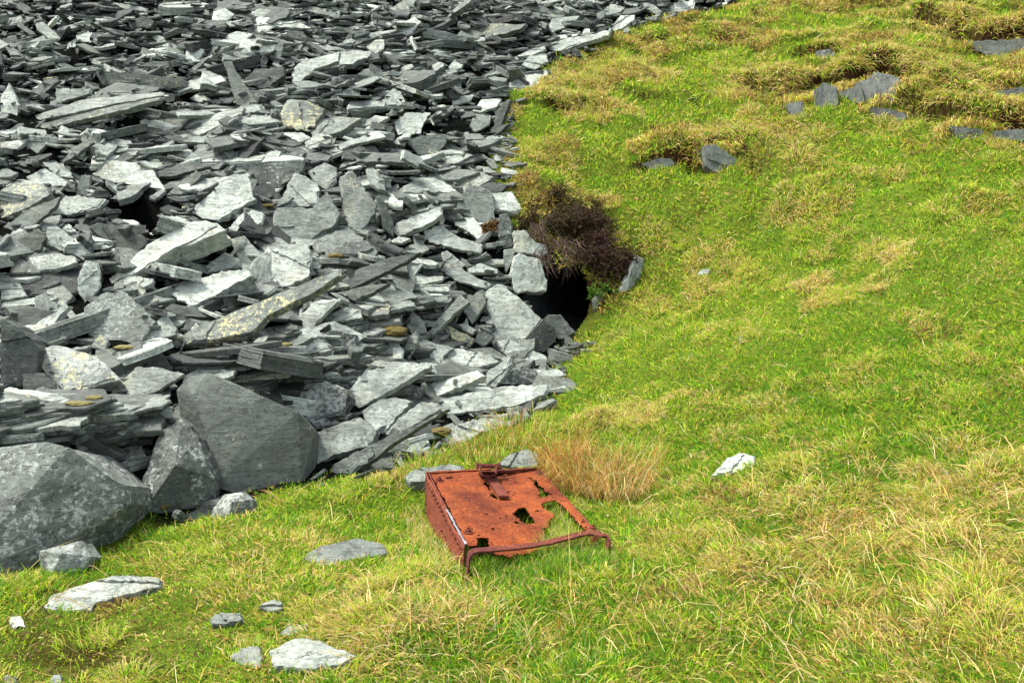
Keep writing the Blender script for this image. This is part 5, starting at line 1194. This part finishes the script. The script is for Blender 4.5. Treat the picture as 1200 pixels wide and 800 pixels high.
# 4 fallen straw stalks
parts = []
x, y, r = sample_ground(26000, 2.8, 9, .6)
w = blob(x, y, 1120, 700, .9)+blob(x, y, 1040, 600, .6)+.5*blob(x, y, 900, 640, .6)+.45*blob(x, y, 600, 770, .5)+.5*blob(x, y, 1180, 560, .6)+.10+.45*blob(x, y, 480, 740, .4)+.3*blob(x, y, 720, 580, .4)
m = RNG.random(len(x)) < w*.6; x, y, r = x[m], y[m], r[m]; n = len(x)
col, _ = pick({k_: np.full(n, v) for k_, v in dict(straw=1.2, pale=.6, ochre=.5, yel=.4, orange=.1).items()})
L_ = RNG.lognormal(math.log(.12), .4, n); L_, kp, op, inn = tub_filter(x, y, L_); kp &= ~inn|op
cl_ = fbm(x*2.5, y*2.5, 91, 2); az = 6.283*cl_*2+RNG.normal(0, .7, n)
q = kp; parts.append(blades(x[q], y[q], L_[q], ((.0024+.0002*r)*RNG.uniform(.7, 1.3, n))[q], RNG.uniform(.6, 1.25, n)[q], az[q], col[q], .45, zoff=(hz(x, y)+RNG.uniform(0, .035, n))[q]))
# grass standing up inside the torn opening of the tub
so_, qo_ = RNG.uniform(.45, .92, 5200), RNG.uniform(-.05, .55, 5200); P = T0+so_[:, None]*TA_+qo_[:, None]*TB_; m = inpoly(so_, qo_, OPEN)&(so_ < .93)&((so_ < .74)|(qo_ < .02)|(RNG.random(5200) < .25)); P = P[m]; n = len(P)
col, _ = pick({k_: np.full(n, v) for k_, v in dict(straw=.8, pale=.5, green=1.2, lime=1, yel=.6).items()}); qn = qo_[m]
build_blades('fallen_straw', parts, 'dry straw stalks lying tangled over the grass', 'straw')
parts = [blades(P[:, 0], P[:, 1], RNG.uniform(.05, .17, n)*(1-.8*qn.clip(0, 1)), np.full(n, .0036), np.abs(RNG.normal(.25, .2, n)), RNG.uniform(0, 6.28, n), col, .5)]
sf = RNG.uniform(.0, 1.0, 3500); qf = RNG.uniform(-.30, -.02, 3500); P = T0+sf[:, None]*TA_+qf[:, None]*TB_; n = len(P)
col, _ = pick({k_: np.full(n, v) for k_, v in dict(straw=.35, pale=.15, green=1.6, lime=.9, teal=.4, dark=.3).items()})
parts.append(blades(P[:, 0], P[:, 1], RNG.uniform(.04, .10, n), np.full(n, .0036), np.abs(RNG.normal(.25, .2, n)), RNG.uniform(0, 6.28, n), col, .5))
se = RNG.uniform(-.25, -.08, 1300); qe = RNG.uniform(-.05, 1.05, 1300); P = T0+se[:, None]*TA_+qe[:, None]*TB_; n = len(P)
col, _ = pick({k_: np.full(n, v) for k_, v in dict(straw=1.0, pale=.9, green=.7, lime=.9, yel=.5).items()})
parts.append(blades(P[:, 0], P[:, 1], RNG.uniform(.04, .10, n), np.full(n, .0036), np.abs(RNG.normal(.3, .25, n)), RNG.uniform(0, 6.28, n), col, .6))
build_blades('long_grass', parts, 'longer grass growing through and around the rusted tub', 'grass')
# 5 rush clumps
def rush(u, v, R, nb, L0, W, label, lean0=.35):
    c = px2w([(u, v)], hz)[0]
    a = RNG.uniform(0, 6.283, nb); rr = R*np.sqrt(RNG.random(nb)); x = c[0]+rr*np.cos(a)*1.2; y = c[1]+rr*np.sin(a)
    col, _ = pick({k_: np.full(nb, w_) for k_, w_ in W.items()}); s, q, h = to_sq(np.stack([x, y, hz(x, y)], -1)); m = ~((s > -.06)&(s < 1.04)&(q > -.05)&(q < 1.03))
    al = a+RNG.normal(0, .7, nb)
    V = blades(x[m], y[m], (L0*RNG.uniform(.45, 1.15, nb))[m], (np.full(nb, .0034)*RNG.uniform(.7, 1.3, nb))[m], (lean0*rr/R+np.abs(RNG.normal(0, .16, nb)))[m], al[m], col[m], RNG.uniform(.1, 1.9, nb)[m])
    o = build_blades('rush_clump', [V], None, None); tag(o, label, 'rushes', 'rush clumps behind the tub')
RW = dict(orange=1.8, ochre=1.0, straw=1.0, brown=.35, green=.25, yel=.3)
rush(652, 560, .16, 850, .38, RW, 'tall orange-brown rush clump just behind the right back corner of the tub')
rush(688, 570, .15, 700, .34, RW, 'orange rush clump in the middle of the row right of the tub')
rush(722, 575, .17, 650, .32, dict(straw=1.4, pale=.6, orange=.5, green=.4, ochre=.6), 'straw-yellow rush clump with bent stalks at the right end of the row')
rush(745, 548, .18, 260, .30, dict(green=1.0, lime=.5, straw=.6, orange=.4), 'greener loose rush clump behind the straw-yellow one')
rush(575, 535, .22, 360, .24, dict(green=.6, lime=.5, straw=.8, orange=.4, ochre=.4), 'loose mixed clump of rushes behind the tub below the mossy speckled stone')
rush(610, 510, .2, 300, .22, dict(green=.5, lime=.6, straw=.8, orange=.4, ochre=.3), 'low yellowish rush clump between the long plank and the orange rushes')
rush(500, 548, .13, 200, .22, dict(green=.8, lime=.6, straw=.6, ochre=.4), 'short green rush clump left of the stone behind the tub')
# ------------------------------------------------------------------ heather and trailing roots over the adit
def heather(u, v, dt, R, nt, drop, c1, c2, label, leafy=1.0, L0=.16, forward=.2):
    t = tdist(u, v)-dt; c = CAM+ray(u, v)*t; e0 = empty('heather_bush', c); SC = RNG.normal(0, 1, (6, 3))*[R*.75, R*.3, R*.55]; tag(e0, label, 'heather')
    V = []; Fq = []; Cc = []; LV = []; LF_ = []; LC = []
    for i in range(nt):
        p = SC[RNG.integers(6)]+np.array([RNG.normal(0, R*.22), RNG.normal(0, R*.2)+.03, RNG.normal(0, R*.16)]); d = nrm([RNG.normal(0, .6), -abs(RNG.normal(.45, .4))*forward*4, RNG.normal(.35-drop, .55)])
        l = L0*RNG.uniform(.5, 1.3); m = 5; col = np.array(c1)*RNG.uniform(.6, 1.5); base = len(V); w = RNG.uniform(.0022, .0045)
        for j in range(m):
            s = nrm(np.cross(d, [0, -1, .3])); ww = w*(1-.15*j); V += [p-s*ww, p+s*ww]; Cc += [np.r_[col, 1]]*2
            if j < m-1: Fq.append((base+2*j, base+2*j+1, base+2*j+3, base+2*j+2))
            if j and RNG.random() < .95*leafy:
                for _ in range(3 if leafy > .5 else 1):
                    q = p+RNG.normal(0, .010, 3); s2 = nrm(RNG.normal(0, 1, 3))*RNG.uniform(.004, .010); s3 = nrm(np.cross(s2, RNG.normal(0, 1, 3)))*RNG.uniform(.006, .014); b = len(LV)
                    LV += [q-s2, q+s3, q+s2, q-s3]; LF_.append((b, b+1, b+2, b+3)); cc = np.r_[np.array(c2[RNG.integers(len(c2))])*RNG.uniform(.5, 1.5), 1]; LC += [cc]*4
            p = p+d*l/m; d = nrm(d+RNG.normal(0, .28, 3)+np.array([0, 0, -.18*drop]))
    mesh_obj('twigs', V, Fq, M_BLADE, e0, cols={'col': np.array(Cc)})
    if LV: mesh_obj('leaves', LV, LF_, M_BLADE, e0, cols={'col': np.array(LC)})
BR, OL, PU, GY_ = (.05,.030,.016), (.05,.05,.014), (.055,.026,.028), (.10,.07,.055)
heather(672, 244, .0, .11, 260, .1, BR, [BR, OL, (.13,.09,.03)], 'brown and olive heather on the turf above the adit, topmost of the bushes')
heather(654, 266, .03, .16, 520, .5, BR, [OL, BR, (.07,.06,.03)], 'dark olive heather overhanging the left side of the adit')
heather(676, 262, .03, .18, 420, .4, BR, [BR, (.07,.05,.03)], 'dark brown heather above the middle of the adit')
heather(662, 292, .08, .22, 240, 1.3, GY_, [BR, (.16,.12,.09)], 'bare greyish roots and twigs hanging like a fringe across the adit', leafy=.12, L0=.30)
heather(697, 284, .04, .16, 380, .6, PU, [PU, OL, (.13,.07,.06)], 'purplish heather hanging at the upper right of the adit')
heather(704, 312, .06, .14, 420, .7, PU, [OL, PU, BR], 'purple-brown heather above the right jamb of the adit')
heather(724, 308, .02, .13, 300, .6, BR, [PU, BR, OL], 'brown heather beside the pale rock jamb')
heather(617, 262, .08, .08, 130, .5, BR, [BR, OL], 'small dark tuft growing on the pale bluish slab', L0=.09)
heather(574, 268, .10, .045, 90, .4, (.2,.10,.04), [(.26,.14,.05), OL], 'small orange-brown tuft growing between slabs left of the adit', L0=.06)
heather(706, 346, .02, .06, 70, .1, (.06,.11,.02), [(.08,.16,.02)], 'little green plant on the right lip of the adit', L0=.09)
# ferns among the slates
def fern(u, v, dt, nf, L0, label):
    c = CAM+ray(u, v)*(tdist(u, v)-dt); V = []; Fq = []; Cc = []
    for i in range(nf):
        a = 6.283*i/nf+RNG.normal(0, .3); d = nrm([math.cos(a), math.sin(a)-.3, .9]); p = np.zeros(3)
        for j in range(9):
            s = nrm(np.cross(d, [0, 0, 1.])); l = L0*.38*(1-j/9.5); col = np.array([.10, .26, .03])*RNG.uniform(.7, 1.3)
            for sg in (-1, 1):
                b = len(V); q = p+s*sg*l+d*.3*l; V += [p, p+d*L0*.05, q, q-d*.01]; Fq.append((b, b+1, b+2, b+3)); Cc += [np.r_[col, 1]]*4
            p = p+d*L0/9; d = nrm(d+np.array([0, 0, -.22]))
    o = mesh_obj('fern', V, Fq, M_BLADE, cols={'col': np.array(Cc)}); o.location = c; tag(o, label, 'fern')
fern(700, 18, .12, 9, .18, 'small bright green fern among the slates at the top of the turf edge')
fern(508, 358, .12, 7, .12, 'small dull fern in the hollow left of the broad pale slab')
# moss cushions
mm_ = NT('moss'); gx_ = mm_.noise(None, 60, 5, .8); mm_.l(mm_.mix(mm_.ramp(gx_, [(.35, 0), (.65, 1)]), (.09, .075, .018), (.34, .30, .10)), mm_.b.inputs['Base Color']); mm_.l(mm_.bump(gx_, 1, .012), mm_.b.inputs['Normal']); mm_.b.inputs['Roughness'].default_value = .95
mo = NT('orange_moss'); gx_ = mo.noise(None, 60, 5, .8); mo.l(mo.mix(mo.ramp(gx_, [(.35, 0), (.65, 1)]), (.05, .035, .012), (.20, .15, .02)), mo.b.inputs['Base Color']); mo.l(mo.bump(gx_, 1, .012), mo.b.inputs['Normal']); mo.b.inputs['Roughness'].default_value = .95
Dep = Vector(CAM)
def moss(u, v, w, h, label, mat):
    d = Vector(ray(u, v)); a = bt.ray_cast(Dep, d); b = BT.ray_cast(Dep, d); t = min([q[3] for q in (a, b) if q[0] is not None])/d.length
    c = CAM+ray(u, v)*(t-.005); bm = bmesh.new(); bmesh.ops.create_icosphere(bm, subdivisions=4, radius=1)
    V = np.array([q.co[:] for q in bm.verts]); Fs = [tuple(q.index for q in f.verts) for f in bm.faces]; bm.free()
    V = V*(1+.5*(fbm(V[:, 0]*3+u, V[:, 1]*3+V[:, 2]*2, 5, 4)-.5)[:, None])*[w*t/F/2, h*t/F*1.1, h*t/F/2*1.0]
    o = mesh_obj('moss_cushion', V, Fs, mat, smooth=True); o.location = c; tag(o, label, 'moss')
moss(93, 473, 34, 7, 'cream-green moss cushion on the flat slabs below the cream lichened block', mm_.m)
moss(110, 466, 20, 6, 'small cream moss pad right next to the larger one on the flat slabs', mm_.m)
moss(225, 458, 44, 4, 'thin strip of pale moss just above the flat slab over the dark boulder', mm_.m)
moss(146, 407, 26, 6, 'cream moss pad under the speckled grey slab', mm_.m)
moss(332, 404, 22, 6, 'moss pad in the layered slabs under the yellow blotched plank', mm_.m)
moss(517, 505, 26, 9, 'golden brown moss beside the rough speckled stone', mo.m)
moss(313, 241, 16, 5, 'dark golden moss tucked beneath the pointed slab', mo.m)
moss(393, 300, 18, 7, 'olive moss on the slabs below the hollow in mid heap', mo.m)
moss(460, 388, 34, 14, 'dark red-brown peaty cushion in the hollow left of the tawny slab', mo.m)
moss(190, 592, 26, 8, 'dark moss clump at the foot of the triangular boulder', mo.m)
moss(740, 540, .1, .1, '', mo.m) if False else None
